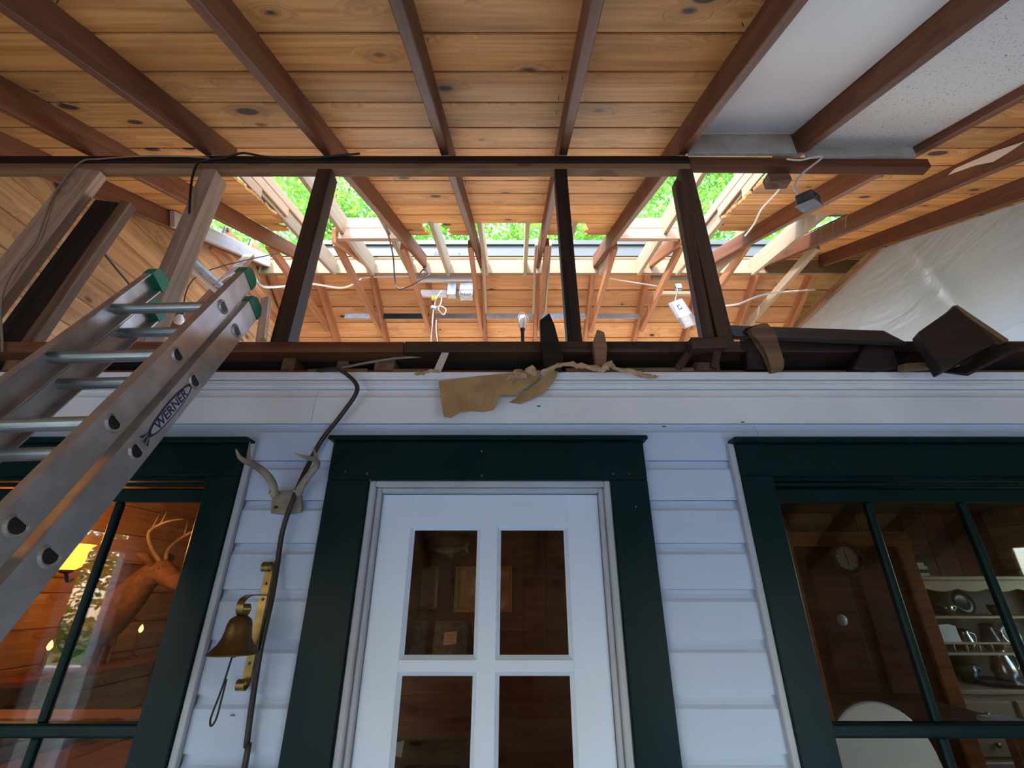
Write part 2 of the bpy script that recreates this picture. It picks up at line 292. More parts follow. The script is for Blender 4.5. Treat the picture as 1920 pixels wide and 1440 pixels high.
def leaf_mat(name, col, col2):
    m, nt, p = newmat(name); N = nt.nodes; out = N['Material Output']; tc = N.new('ShaderNodeTexCoord'); nz = N.new('ShaderNodeTexNoise'); nz.inputs['Scale'].default_value = 0.9; nz.inputs['Detail'].default_value = 5
    cr = N.new('ShaderNodeValToRGB'); cr.color_ramp.elements[0].position = 0.35; cr.color_ramp.elements[0].color = (*col2, 1); cr.color_ramp.elements[1].position = 0.65; cr.color_ramp.elements[1].color = (*col, 1)
    nt.links.new(tc.outputs['Object'], nz.inputs[0]); nt.links.new(nz.outputs[0], cr.inputs[0]); nt.links.new(cr.outputs[0], p.inputs['Base Color']); p.inputs['Roughness'].default_value = 0.6
    tl = N.new('ShaderNodeBsdfTranslucent'); nt.links.new(cr.outputs[0], tl.inputs[0]); mx = N.new('ShaderNodeMixShader'); mx.inputs[0].default_value = 0.55
    nt.links.new(p.outputs[0], mx.inputs[1]); nt.links.new(tl.outputs[0], mx.inputs[2]); nt.links.new(mx.outputs[0], out.inputs[0]); return m
M_leaf = leaf_mat('bright_leaves', (0.34, 0.56, 0.10), (0.12, 0.30, 0.045))
M_leaf2 = leaf_mat('deep_leaves', (0.26, 0.40, 0.10), (0.08, 0.17, 0.04))
def emit_mat(name, col, strength):
    m, nt, p = newmat(name); p.inputs['Base Color'].default_value = (*col, 1); p.inputs['Emission Color'].default_value = (*col, 1); p.inputs['Emission Strength'].default_value = strength; return m
M_shade = emit_mat('lit_amber_glass', (1.0, 0.42, 0.04), 1.1)
M_bulb = emit_mat('lit_bulb', (1.0, 0.78, 0.40), 14.0)
M_flame = emit_mat('small_lit_bulb', (1.0, 0.45, 0.06), 3.5)

# ------------------------------------------------------------------ the setting: ground, floors, house walls
XL, XR = -2.75, 4.6; YF = -2.1; YW = 1.64; YB = 4.6
g = bmesh.new(); box(g, (-40, -40, -0.75), (40, 40, -0.6)); tag(mk('ground', g, M_grass), kind='structure')
fl = thing('floor', (0, 0, 0), kind='structure')
bx('floor_slab', (XL, YF, -0.25), (XR, YB + 2.6, -0.03), M_inner, fl)
n = 0; y = YF
while y < YW - 0.02:
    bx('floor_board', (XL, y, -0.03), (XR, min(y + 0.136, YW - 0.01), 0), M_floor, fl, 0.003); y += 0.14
bx('room_flooring', (XL, YW + 0.14, -0.03), (XR, YB, 0), M_char, fl)

# wall between porch and room (openings for two windows and the door)
OPL = (-2.10, -1.10, -0.93, 0.378); OPD = (-0.505, 0.328, -1.70, 0.348); OPR = (0.926, 1.99, -0.93, 0.378)
wall = thing('wall_back', V(0, YW, -CZ), kind='structure')
wb = bmesh.new()
def wbox(x0, x1, z0, z1): box(wb, (x0, 1.662, z0 + CZ), (x1, 1.765, z1 + CZ))
TOP = 0.785
for a, b in ((XL, OPL[0]), (OPL[1], OPD[0]), (OPD[1], OPR[0]), (OPR[1], XR)): wbox(a, b, -CZ, TOP)
for o in (OPL, OPR): wbox(o[0], o[1], o[3], TOP); wbox(o[0], o[1], -CZ, o[2])
wbox(OPD[0], OPD[1], OPD[3], TOP)
mk('sheathing', wb, M_jamb, wall)
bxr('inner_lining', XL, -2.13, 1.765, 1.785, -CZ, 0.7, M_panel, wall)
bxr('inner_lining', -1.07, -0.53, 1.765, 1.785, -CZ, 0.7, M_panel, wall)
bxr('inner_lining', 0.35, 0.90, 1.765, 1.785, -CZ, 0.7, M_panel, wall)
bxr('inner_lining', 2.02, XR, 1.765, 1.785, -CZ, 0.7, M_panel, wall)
EXPO = 0.1448; Z0 = 0.0066
def siding(x0, x1, z0, z1, mat):
    """one course of drop siding: flat face with a cove along its top edge"""
    h = z1 - z0; prof = [(0.0, 0.0), (0.0, h - 0.037), (0.007, h - 0.027), (0.011, h - 0.014), (0.013, h - 0.001), (0.022, h - 0.001), (0.022, 0.004), (0.006, 0.0)]
    bm = bmesh.new(); rows = [[bm.verts.new((x, YW + p[0], z0 + p[1] + CZ)) for p in prof] for x in (x0, x1)]
    k = len(prof)
    for i in range(k): bm.faces.new((rows[0][i], rows[0][(i + 1) % k], rows[1][(i + 1) % k], rows[1][i]))
    bm.faces.new(rows[0][::-1]); bm.faces.new(rows[1]); return mk('siding_board', bm, mat, wall)
for k in range(-12, 6):
    z0 = Z0 + EXPO * k; z1 = z0 + EXPO; z0 = max(z0, -CZ); z1 = min(z1, 0.80)
    if z1 - z0 < 0.06: continue
    if z0 > 0.36:
        xs = [XL, 0.92 if k == 3 else (-0.78 if k == 4 else XR)] + ([XR] if k in (3, 4) else [])
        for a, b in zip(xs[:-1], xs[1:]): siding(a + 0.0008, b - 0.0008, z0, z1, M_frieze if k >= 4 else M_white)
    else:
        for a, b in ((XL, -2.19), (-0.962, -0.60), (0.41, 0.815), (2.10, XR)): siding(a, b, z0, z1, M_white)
bxr('crown_strip', XL, XR, 1.628, 1.642, 0.768, 0.800, M_frieze, wall, 0.004)
bxr('crown_strip', XL, XR, 1.632, 1.642, 0.735, 0.752, M_frieze, wall, 0.004)
for px, py in ((437, 1341), (1010, 762), (1245, 800), (1392, 792)):
    p = at(px, py, YW); bm = bmesh.new(); box(bm, (p.x - 0.006, YW - 0.006, p.z - 0.0015), (p.x + 0.006, YW + 0.002, p.z + 0.0015)); mk('nail', bm, M_aludark, wall)

# ---- windows
def window(name, o, nose, strip_x):
    x0, x1, z0, z1 = o; w = thing(name, V((x0 + x1) / 2, YW, z0), kind='structure')
    cw = 0.113; yf = 1.612
    bxr('head_casing', x0 - cw, x1 + cw, yf, YW + 0.004, z1, z1 + 0.118, M_green, w, 0.003)
    bxr('drip_cap', x0 - cw - 0.012, x1 + cw + 0.012, yf - 0.028, YW + 0.004, z1 + 0.118, z1 + 0.137, M_green, w, 0.003)
    for a, b in ((x0 - cw, x0), (x1, x1 + cw)): bxr('side_casing', a, b, yf, YW + 0.004, z0 - 0.03, z1, M_green, w, 0.003)
    bxr('sill', x0 - cw - 0.03, x1 + cw + 0.03, yf - 0.06, 1.70, z0 - 0.07, z0 - 0.03, M_green, w, 0.004)
    for s in strip_x: bxr('edge_strip', s - 0.011, s + 0.011, 1.622, YW + 0.004, z0 - 0.03, z1 + 0.122, M_jamb, w, 0.002)
    # jamb lining and stops
    for a, b in ((x0, x0 + 0.012), (x1 - 0.012, x1)): bxr('jamb', a, b, YW + 0.004, 1.765, z0, z1, M_green, w)
    bxr('jamb', x0, x1, YW + 0.004, 1.765, z1 - 0.012, z1, M_green, w)
    bxr('stop', x0 + 0.012, x1 - 0.012, 1.645, 1.665, z1 - 0.030, z1 - 0.018, M_green, w)
    # sash
    gx0, gx1 = x0 + 0.030, x1 - 0.030; zt = 0.296; zm0, zm1 = -0.398, -0.362; zb = z0 + 0.05
    ys0, ys1 = 1.672, 1.702
    bxr('sash_rail', x0 + 0.012, x1 - 0.012, ys0, ys1, zt, z1 - 0.034, M_green, w, 0.004)
    bxr('meeting_rail', x0 + 0.012, x1 - 0.012, ys0 - 0.008, ys1 + 0.004, zm0, zm1, M_green, w, 0.006)
    bxr('sash_rail', x0 + 0.012, x1 - 0.012, ys0, ys1, z0, zb, M_green, w, 0.004)
    for a, b in ((x0 + 0.012, gx0), (gx1, x1 - 0.012)): bxr('sash_stile', a, b, ys0, ys1, z0, z1 - 0.034, M_green, w, 0.004)
    cols = 3; bar = 0.024; cwid = (gx1 - gx0 - bar * (cols - 1)) / cols
    for i in range(cols):
        a = gx0 + i * (cwid + bar); b = a + cwid
        for lo, hi in ((zm1, zt), (zb, zm0)):
            bxr('pane', a - 0.004, b + 0.004, 1.686, 1.689, lo - 0.004, hi + 0.004, M_glass, w, 0)
            if i < cols - 1: bxr('muntin', b, b + bar, ys0 + 0.002, ys1, lo, hi, M_green, w, 0.005)
    return w
window('window_1', OPL, 0, (-0.975,)); window('window_2', OPR, 0, (0.803 + 0.0,))

# ---- door
d = thing('door_1', V(-0.09, YW, -CZ), kind='structure'); yf = 1.610
bxr('head_casing', -0.668, 0.473, yf, YW + 0.004, 0.362, 0.505, M_green, d, 0.003)
bxr('drip_cap', -0.682, 0.487, yf - 0.025, YW + 0.004, 0.505, 0.522, M_green, d, 0.004)
bxr('side_casing', -0.668, -0.520, yf, YW + 0.004, -CZ, 0.362, M_green, d, 0.003)
bxr('side_casing', 0.343, 0.473, yf, YW + 0.004, -CZ, 0.362, M_green, d, 0.003)
for x0, x1 in ((-0.520, -0.496), (0.319, 0.343)): bxr('outer_stop', x0, x1, 1.622, 1.72, -CZ, 0.362, M_jamb, d, 0.004)
bxr('outer_stop', -0.496, 0.319, 1.622, 1.72, 0.340, 0.362, M_jamb, d, 0.004)
for x0, x1 in ((-0.496, -0.478), (0.301, 0.319)): bxr('inner_stop', x0, x1, 1.640, 1.72, -CZ, 0.340, M_jamb, d, 0.004)
bxr('inner_stop', -0.478, 0.301, 1.640, 1.72, 0.322, 0.340, M_jamb, d, 0.004)
for px, py in ((688, 888), (903, 846), (903, 892), (1150, 888), (694, 900), (648, 884), (1192, 950), (1180, 888)):
    p = at(px, py, yf); bm = bmesh.new(); bmesh.ops.create_icosphere(bm, subdivisions=1, radius=0.005, matrix=Matrix.Translation(p)); mk('screw_head', bm, M_aludark, d)
LX0, LX1 = -0.476, 0.299; PX = ((-0.366, -0.119), (-0.061, 0.186)); PZ = ((-0.197, 0.210), (-0.632, -0.228))
yd0, yd1 = 1.662, 1.706
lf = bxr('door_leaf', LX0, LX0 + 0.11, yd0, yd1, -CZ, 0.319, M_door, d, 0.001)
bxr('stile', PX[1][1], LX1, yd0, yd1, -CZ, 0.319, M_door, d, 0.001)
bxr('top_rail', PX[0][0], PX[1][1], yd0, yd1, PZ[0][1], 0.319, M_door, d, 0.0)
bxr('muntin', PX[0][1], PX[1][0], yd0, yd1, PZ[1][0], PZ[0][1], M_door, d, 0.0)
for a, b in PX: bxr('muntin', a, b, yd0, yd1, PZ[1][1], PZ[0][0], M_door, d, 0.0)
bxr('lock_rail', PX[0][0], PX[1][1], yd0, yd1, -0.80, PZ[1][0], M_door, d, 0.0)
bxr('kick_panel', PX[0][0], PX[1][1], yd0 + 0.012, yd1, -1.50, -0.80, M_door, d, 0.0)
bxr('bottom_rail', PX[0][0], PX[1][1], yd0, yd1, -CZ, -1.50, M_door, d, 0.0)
for a, b in PX:
    for lo, hi in PZ:
        bm = bmesh.new()                                     # sloped glazing bead around the pane
        q = [(a, lo), (b, lo), (b, hi), (a, hi)]; i_ = 0.013
        inn = [(a + i_, lo + i_), (b - i_, lo + i_), (b - i_, hi - i_), (a + i_, hi - i_)]
        vo = [bm.verts.new((x, yd0 + 0.002, z + CZ)) for x, z in q]; vi = [bm.verts.new((x, yd0 + 0.016, z + CZ)) for x, z in inn]
        vk = [bm.verts.new((x, yd0 + 0.030, z + CZ)) for x, z in q]
        for i in range(4):
            j = (i + 1) % 4; bm.faces.new((vo[i], vo[j], vi[j], vi[i])); bm.faces.new((vi[i], vi[j], vk[j], vk[i]))
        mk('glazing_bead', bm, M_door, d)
        bxr('pane', a + 0.006, b - 0.006, yd0 + 0.018, yd0 + 0.021, lo + 0.006, hi - 0.006, M_glass, d, 0)
k = lathe('door_knob', [(0.0, 0), (0.012, 0), (0.012, 0.03), (0.028, 0.036), (0.03, 0.05), (0.018, 0.062), (0, 0.064)], V(0.245, yd0, -0.72), M_brass, d, rot=Matrix.Rotation(R(90), 4, 'X'))

# ---- room behind the wall
bxr('wall_room', XL, XR, YB, YB + 0.1, -CZ, 0.70, M_panel, None, 0)['kind'] = 'structure'
rw = bpy.data.objects['wall_room']
for i in range(34):
    x = XL + 0.217 * i
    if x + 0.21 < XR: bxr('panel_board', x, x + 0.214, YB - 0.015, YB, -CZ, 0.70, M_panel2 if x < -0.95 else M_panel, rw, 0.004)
pw = thing('wall_light_divider', V(-0.91, 3.0, -CZ), kind='structure'); bxr('lower_wall', -0.96, -0.86, 1.785, 3.15, -CZ, 0.70, M_panel, pw, 0); bxr('end_wall', -0.96, -0.86, 4.1, YB - 0.016, -CZ, 0.70, M_panel, pw, 0); bxr('doorway_head', -0.96, -0.86, 3.15, 4.1, 0.34, 0.70, M_panel, pw, 0)  # unseen divider added to hold back lamp light; doorway spills a little
bxr('ceiling_room', XL + 0.02, XR - 0.02, 1.765, YB, 0.700, 0.720, M_ceil, None, 0)['kind'] = 'structure'
wd = thing('door_2', V(2.4, 3.5, -CZ), kind='structure')     # plank door seen through the right-hand window
bxr('door_leaf', 2.02, 2.78, 3.50, 3.54, -CZ, 0.30, M_panel, wd, 0.004)
for a, b in ((2.10, 2.36), (2.44, 2.70)):
    for c, e in ((-1.5, -0.75), (-0.60, 0.18)): bxr('raised_panel', a, b, 3.488, 3.502, c, e, M_panel, wd, 0.006)
bxr('side_casing', 1.92, 2.02, 3.48, 3.55, -CZ, 0.40, M_panel2, wd, 0.004); bxr('side_casing', 2.78, 2.88, 3.48, 3.55, -CZ, 0.40, M_panel2, wd, 0.004); bxr('head_casing', 2.02, 2.78, 3.48, 3.55, 0.30, 0.40, M_panel2, wd, 0.004)
p = at(1582, 1163, 3.44); lathe('knob', [(0.0, 0), (0.02, 0.002), (0.034, 0.012), (0.034, 0.022), (0.015, 0.032), (0.012, 0.06)], p, M_china, wd, rot=Matrix.Rotation(R(-90), 4, 'X'))

# ---- side walls and front of the porch (boards laid one above the other)
wl_ = thing('wall_left', (XL, 0, 0), kind='structure')
def gable_boards(root, X, x1, mat, holes, y_to=7.6):
    z = -CZ; back = bmesh.new()
    while z < 3.35:
        za, zb = z, min(z + 0.188, 3.4); zm = za
        y0 = max(YF, (zm - 1.36) / SL); y1 = min(y_to, YR + (near(YR) - zm + 0.03) / SL)
        segs = [(y0, y1)]
        for hy0, hy1, hz0, hz1 in holes:
            if zb > hz0 + 0.02 and za < hz1 - 0.02:
                ns = []
                for a, b in segs:
                    if hy0 > a: ns.append((a, min(b, hy0)))
                    if hy1 < b: ns.append((max(a, hy1), b))
                segs = ns
        for a, b in segs:
            box(back, (min(X, x1) + (-0.012 if x1 < 0 else 0.025), a, za + CZ), (min(X, x1) + (0.0 if x1 < 0 else 0.037), b, zb + CZ))
            if b - a > 0.03: lumber('gable_board', V((X + x1) / 2, a, (za + zb) / 2), V((X + x1) / 2, b, (za + zb) / 2), abs(x1 - X), zb - za - 0.003, mat, parent=root, b=0.005)
        z += 0.188
    mk('light_seal_backing', back, M_felt, root)  # added backing that stops daylight leaking between the boards
HL = [(-0.06, 0.34, -CZ, 0.25), (-2.05, -0.74, -1.55, 0.26)]  # second opening is unseen, added to bring daylight from the left
gable_boards(wl_, XL - 0.025, XL, M_gable, HL)
bm = bmesh.new()
for y0, y1, z0, z1 in HL:
    for a in (y0, y1): bm2 = box(bm, (XL - 0.03, a - 0.04, z0 + CZ), (XL + 0.02, a + 0.04, z1 + CZ))
    box(bm, (XL - 0.03, y0 - 0.04, z1 + CZ), (XL + 0.02, y1 + 0.04, z1 + 0.08 + CZ))
mk('opening_trim', bm, M_railcap, wl_)
wr_ = thing('wall_right', (XR, 0, 0), kind='structure')
gable_boards(wr_, XR, XR + 0.025, M_gable, [(-1.10, -0.92, 0.06, 0.28), (2.75, 3.70, -0.50, 0.34), (2.6, 5.0, 1.0, 2.0)])  # room and attic openings are unseen, added to let daylight in
wf_ = thing('wall_front', (0, YF, 0), kind='structure'); fb_ = bmesh.new()
z = -CZ
while z < 0.34:
    zb = min(z + 0.188, 0.38)
    segs = [(XL, XR)] if (zb < -1.45 or z > -0.02) else [(XL, -2.68), (-1.32, 1.32), (3.05, XR)]  # unseen openings added in the front to brighten siding and ceiling
    for a, b in segs:
        a -= 0.06 * (a == XL); b += 0.06 * (b == XR)
        box(fb_, (a, YF - 0.037, z + CZ), (b, YF - 0.026, zb + CZ)); lumber('wall_board', V(a, YF - 0.012, (z + zb) / 2), V(b, YF - 0.012, (z + zb) / 2), 0.025, zb - z - 0.003, M_gable, parent=wf_, b=0.004)
    z += 0.188
mk('light_seal_backing', fb_, M_felt, wf_)  # backing added behind the front boards against light leaks
bxr('wall_house_rear', XL, XR, 7.3, 7.4, -CZ, 1.75, M_gable, None, 0)['kind'] = 'structure'

# ------------------------------------------------------------------ roof: boards on both slopes
ceil = thing('ceiling', V(0, 1.0, near(1.0)), kind='structure')
ST = 0.1945
felt = bmesh.new()
def slope_pt(X, Y, off, farside=False): return V(X, Y, (far if farside else near)(Y, off))
def roof_board(x0, x1, y0, y1, farside=False, rag=(0, 0), mat=None, skew=(0, 0)):
    up = Vector((0, -math.sin(SA) * (-1 if farside else 1), math.cos(SA)))
    ym = (y0 + y1) / 2; a = slope_pt(x0, ym, 0.011, farside); b = slope_pt(x1, ym, 0.011, farside)
    lumber('roof_board', a, b, (y1 - y0) * SC - 0.008, 0.022, mat or (M_deck2 if farside else M_deck), up=up, parent=ceil, b=0.0035, rag=rag, seed=int(ym * 1000), skew=skew)
    c = [slope_pt(x, yy, o_, farside) for o_ in (0.024, 0.030) for x, yy in ((x0 + rag[0] * 1.3, y0), (x1 - rag[1] * 1.3, y0), (x1 - rag[1] * 1.3, y1), (x0 + rag[0] * 1.3, y1))]
    vs = [felt.verts.new(q) for q in c]
    for f in ((3, 2, 1, 0), (4, 5, 6, 7), (0, 1, 5, 4), (1, 2, 6, 5), (2, 3, 7, 6), (3, 0, 4, 7)): felt.faces.new([vs[i] for i in f])
yk = 0.98 - 16 * ST
joint = {2: 0.86, 4: -0.97, 6: 1.47, 9: 0.25, 12: -1.58, 14: 0.86, 17: 0.25, 19: -1.58}
i = 0
while yk < 3.9:
    a, b = yk, yk + ST; m = (a + b) / 2
    if m < 1.93:
        if i in joint: roof_board(XL, joint[i], a, b); roof_board(joint[i], XR, a, b)
        else: roof_board(XL, XR, a, b)
    else:
        jit = 0.02 * math.sin(m * 31); xl = -1.81 - 0.12 * (m - 2.05) + jit; xr = 1.61 + 0.11 * (m - 2.05) + jit; sk = (-0.03, 0.03)
        if m < 2.70: roof_board(XL, xl, a, b, rag=(0, 0.022), skew=(0, -0.03)); roof_board(xr, XR, a, b, rag=(0.022, 0), skew=(0.03, 0))
        else:
            if m < 3.15: roof_board(-2.17, xl - (0.06 if m > 2.9 else 0), a, b, rag=(0, 0.07)); roof_board(xr + (0.05 if m > 2.9 else 0), 2.06, a, b, rag=(0.08, 0))
            roof_board(2.71, XR, a, b)
        if m < 2.84: roof_board(-0.985, 0.875, a, b)
        elif m < 3.12: roof_board(-0.985, -0.80 + 0.02 * (m > 3), a, b, rag=(0, 0.06)); roof_board(-0.62, -0.365, a, b, rag=(0.05, 0)); roof_board(0.26, 0.50, a, b, rag=(0, 0.04)); roof_board(0.60, 0.875, a, b, rag=(0.06, 0))
        elif m < 3.3: roof_board(-0.985, -0.78, a, b - 0.09, rag=(0, 0.05)); roof_board(-0.60, -0.365, a, b - 0.09, rag=(0.03, 0)); roof_board(0.26, 0.50, a, b - 0.09, rag=(0, 0.03)); roof_board(0.62, 0.875, a, b - 0.09, rag=(0.05, 0))
    yk += ST; i += 1
yk = 4.068 - ST + 0.05
while yk < 4.95:  # lower far slope left open out of view, to let sky light in
    roof_board(XL, XR, max(yk, 3.96), yk + ST, True); yk += ST
mk('roofing_felt', felt, M_felt, ceil)

rn = random.Random(21)
for _ in range(34):
    X = rn.choice([-1.58, -0.97, -0.36, 0.25, 0.865]) + rn.choice([-0.035, 0.035, 0.05, -0.05]); Y = 0.8 + rn.random() * 2.0
    if Y < 1.9 or -0.95 < X < 0.85:
        q = slope_pt(X, Y, 0.0); bm = bmesh.new(); box(bm, q + Vector((-0.0012, -0.0012, -0.024)), q + Vector((0.0012, 0.0012, 0.004))); mk('nail', bm, M_black, ceil)
# rafters of the old roof
ORD = ['first', 'second', 'third', 'fourth', 'fifth', 'sixth', 'seventh', 'eighth', 'ninth', 'tenth', 'eleventh', 'twelfth', 'thirteenth', 'fourteenth']
RX = [-2.70, -2.19, -1.58, -0.97, -0.36, 0.25, 0.865, 1.47, 2.08, 2.69, 3.30, 3.91, 4.52]
RD = 0.135; RT = 0.042
def nraft(name, X, y0, y1, mat, label, rag=(0, 0)):
    o = -RD / 2
    return tag(lumber(name, slope_pt(X, y0, o), slope_pt(X, y1, o), RT, RD, mat, up=(0, -math.sin(SA), math.cos(SA)), rag=rag, b=0.004), label, 'rafter', 'old roof rafters over the porch')
for i, X in enumerate(RX):
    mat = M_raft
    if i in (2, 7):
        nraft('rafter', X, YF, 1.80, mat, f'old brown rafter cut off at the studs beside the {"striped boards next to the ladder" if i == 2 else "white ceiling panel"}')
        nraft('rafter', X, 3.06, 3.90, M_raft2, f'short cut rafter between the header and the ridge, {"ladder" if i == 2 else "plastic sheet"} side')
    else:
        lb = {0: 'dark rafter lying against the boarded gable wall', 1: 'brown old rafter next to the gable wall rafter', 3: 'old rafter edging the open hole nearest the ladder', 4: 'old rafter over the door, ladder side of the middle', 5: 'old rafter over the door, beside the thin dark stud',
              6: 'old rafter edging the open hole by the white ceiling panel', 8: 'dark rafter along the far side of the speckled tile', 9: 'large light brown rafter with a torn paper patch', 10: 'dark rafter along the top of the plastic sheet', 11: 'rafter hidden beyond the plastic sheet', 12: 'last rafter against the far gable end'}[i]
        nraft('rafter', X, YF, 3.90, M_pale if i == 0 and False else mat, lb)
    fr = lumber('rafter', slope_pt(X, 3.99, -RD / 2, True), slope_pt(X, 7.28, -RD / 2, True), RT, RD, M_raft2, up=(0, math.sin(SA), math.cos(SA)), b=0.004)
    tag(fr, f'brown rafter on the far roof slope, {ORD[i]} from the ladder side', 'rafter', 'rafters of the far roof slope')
    if i < 11:
        zt = 2.862 + 0.02 * ((i * 7) % 3 - 1); s = 0.043 if X > 0 else -0.043
        ct = lumber('collar_tie', V(X + s, 3.20, zt), V(X + s, 4.66, zt + 0.0), 0.04, 0.092, M_new if i in (9,) else (M_debris if i == 10 else M_raft2), b=0.004)
        tag(ct, f'horizontal collar tie joining the rafters, {ORD[i]} from the ladder side', 'tie', 'collar ties under the ridge')
# paler sisters nailed to the middle rafters
for X, lb in ((0.25 - 0.045, 'pale board nailed beside the rafter behind the thin dark stud'), (0.25 + 0.09, 'second pale board nailed behind the thin dark stud'), (-0.36 + 0.045, 'pale board nailed along the rafter over the door')):
    tag(lumber('sister_board', V(X, 3.36, 3.02), V(X, 4.25, 2.84), 0.022, 0.09, M_new, b=0.003), lb, 'board', 'pale boards nailed to the rafters')
tag(bxr('ridge_board', XL, XR, 3.912, 3.95, 3.095, 3.275, M_ridge, None, 0.003), 'pale new ridge board across the whole attic', 'beam')
fa = bxr('fascia_board', -2.3, 2.9, 3.99, 4.02, 3.27, 3.60, M_fascia, None, 0.003); tag(fa, 'grey primed board standing above the ridge with pencil marks', 'board')
bxr('top_lip', -2.3, 2.9, 3.965, 3.99, 3.535, 3.60, M_fascia, fa, 0.004)
tm = Matrix.Rotation(R(90), 4, 'X')
for s, px, py in (('58', 819, 475), ('3', 861, 477)):
    q = at(px, py, 3.987); text('pencil_mark', s, Matrix.Translation(q) @ tm, 0.06, M_ink, fa)

# new rafters, cheek boards and headers of the new roof
NA = math.tan(R(14))
def newline(Y): return 3.165 - NA * (3.91 - Y)
NX = [-1.93, -1.52, -1.11, -0.71, -0.30, 0.11, 0.51, 0.92, 1.33, 1.74, 2.14, 2.55]
for i, X in enumerate(NX):
    o = lumber('new_rafter', V(X, 1.3, newline(1.3)), V(X, 3.911, newline(3.911)), 0.036, 0.185, M_new, up=(0, -NA, 1), b=0.003)
    tag(o, f'pale new rafter meeting the ridge board, {ORD[i]} from the ladder side', 'rafter', 'pale new rafters above the old roof')
for side, X in ((-1, -1.900), (1, 1.708)):
    ck = thing('cheek_wall', V(X, 2.2, near(2.2)), f'pale grooved boards closing the side of the roof hole on the {"ladder" if side < 0 else "plastic sheet"} side', 'wall')
    for k in range(7):
        c = newline(0) + 0.07 - 0.088 * k; ye = min(3.8, (c - 0.044 - 1.43) / (SL - NA))
        if ye < 1.8: continue
        lumber('cheek_board', V(X, 1.35, c + NA * 1.35), V(X, ye, c + NA * ye), 0.018, 0.081, M_clad, up=(0, -NA, 1), parent=ck, b=0.004)
for x0, x1, lb in ((-1.56, -0.99, 'two stacked pale header boards in the roof hole nearest the ladder'), (0.885, 1.45, 'two stacked pale header boards in the roof hole near the plastic sheet')):
    hd = thing('header', V((x0 + x1) / 2, 3.10, 2.8), lb, 'beam')
    for k in range(2): lumber('header_board', V(x0, 3.10, 2.872 + 0.122 * k), V(x1, 3.10, 2.872 + 0.122 * k), 0.04, 0.119, M_clad, parent=hd, b=0.003)
# yellow sheathing seen through the side gaps
for x0, x1, lb in ((-2.68, -2.21, 'ladder'), (2.10, 2.67, 'plastic sheet')):
    sh = thing('sheathing', V((x0 + x1) / 2, 3.3, 3.2), f'new sheathing boards over the narrow roof gap on the {lb} side', 'boards')
    for k in range(8):
        y = 2.1 + 0.15 * k
        lumber('sheathing_board', V(x0 - 0.3, y, newline(y) + 0.108), V(x1 + 0.3, y, newline(y) + 0.108), 0.145, 0.016, M_new, up=(0, -NA, 1), parent=sh, b=0.002) if k % 4 != 3 else None

# ------------------------------------------------------------------ stud wall above the siding
tag(bxr('beam', -2.72, 0.90, 1.64, 1.695, 2.004, 2.05, M_char, None, 0.003), 'dark horizontal beam carrying the rafters over the studs', 'beam')
tag(lumber('beam', V(0.902, 1.668, 2.017), V(2.13, 1.668, 2.000), 0.055, 0.06, M_raft, b=0.004), 'brown beam below the white ceiling panel and the speckled tile', 'beam')
tag(bxr('beam', -2.72, 0.90, 1.646, 1.70, 1.964, 2.003, M_debris, None, 0.003), 'lighter brown board under the dark beam at the stud tops', 'beam')
pl = bxr('plate', XL, -0.46, 1.64, 1.73, 0.897, 0.945, M_raft, None, 0.003); tag(pl, 'reddish brown plank the ladder-side studs stand on', 'plank')
pl = lumber('plate', V(-0.458, 1.685, 0.922), V(XR, 1.685, 0.926), 0.09, 0.05, M_dark, b=0.004); tag(pl, 'dark rough plank under the studs above the door', 'plank')
tag(bxr('top_plate', XL, XR, 1.665, 1.75, 0.787, 0.826, M_raft, None, 0.003), 'brown plank lying along the top of the white siding', 'plank')
tag(bxr('attic_floor', XL, XR, 1.74, 7.3, 0.905, 0.93, M_inner, None, 0), kind='structure')
tag(bxr('attic_bounce_layer', XL + 0.03, 3.28, 2.2, 7.25, 0.931, 0.99, M_bounce_layer, None, 0.02), 'unseen pale layer added over the attic floor to bounce light', 'reflector', kind='stuff')  # unseen reflector added to throw light up onto the boards
tag(bxr('wall_attic_kickboard', XL, XR, 2.05, 2.08, 0.72, 0.905, M_char, None, 0), kind='structure')
def stud(X, w, dpt, mat, lb, y=1.645, x_top=None, zt=1.963):
    return tag(lumber('stud', V(X, y + dpt / 2, 0.946), V(x_top if x_top is not None else X, y + dpt / 2, zt), w, dpt, mat, up=(0, 1, 0), b=0.004), lb, 'stud')
stud(-2.35, 0.15, 0.05, M_stud, 'wide pale stud nearest the gable wall with a wire running up it', x_top=-2.185)
stud(-2.205, 0.13, 0.06, M_char, 'blackened stud just behind the wide pale stud', y=1.70, x_top=-2.065, zt=1.80)
stud(-2.112, 0.05, 0.05, M_debris, 'thin olive brown stud beside the blackened stud', y=1.70, x_top=-1.972, zt=1.80)
stud(-1.585, 0.075, 0.10, M_stud, 'grey brown knotty stud behind the ladder tops', x_top=-1.56)
stud(-0.985, 0.075, 0.085, M_dark, 'dark stud with a lit brown side between ladder and roof hole', x_top=-0.97)
stud(0.252, 0.062, 0.07, M_char, 'thin black stud standing alone over the door', x_top=0.235)
stud(0.885, 0.065, 0.09, M_dark, 'dark thick stud beside the white hanging card', x_top=0.875)
stud(0.815, 0.05, 0.05, M_dark, 'grey weathered stud half leaning on the thick dark stud', x_top=0.828, zt=1.88)
stud(0.845, 0.022, 0.06, M_stud, 'thin brown batten squeezed between the two dark studs', y=1.70, x_top=0.845, zt=1.90)
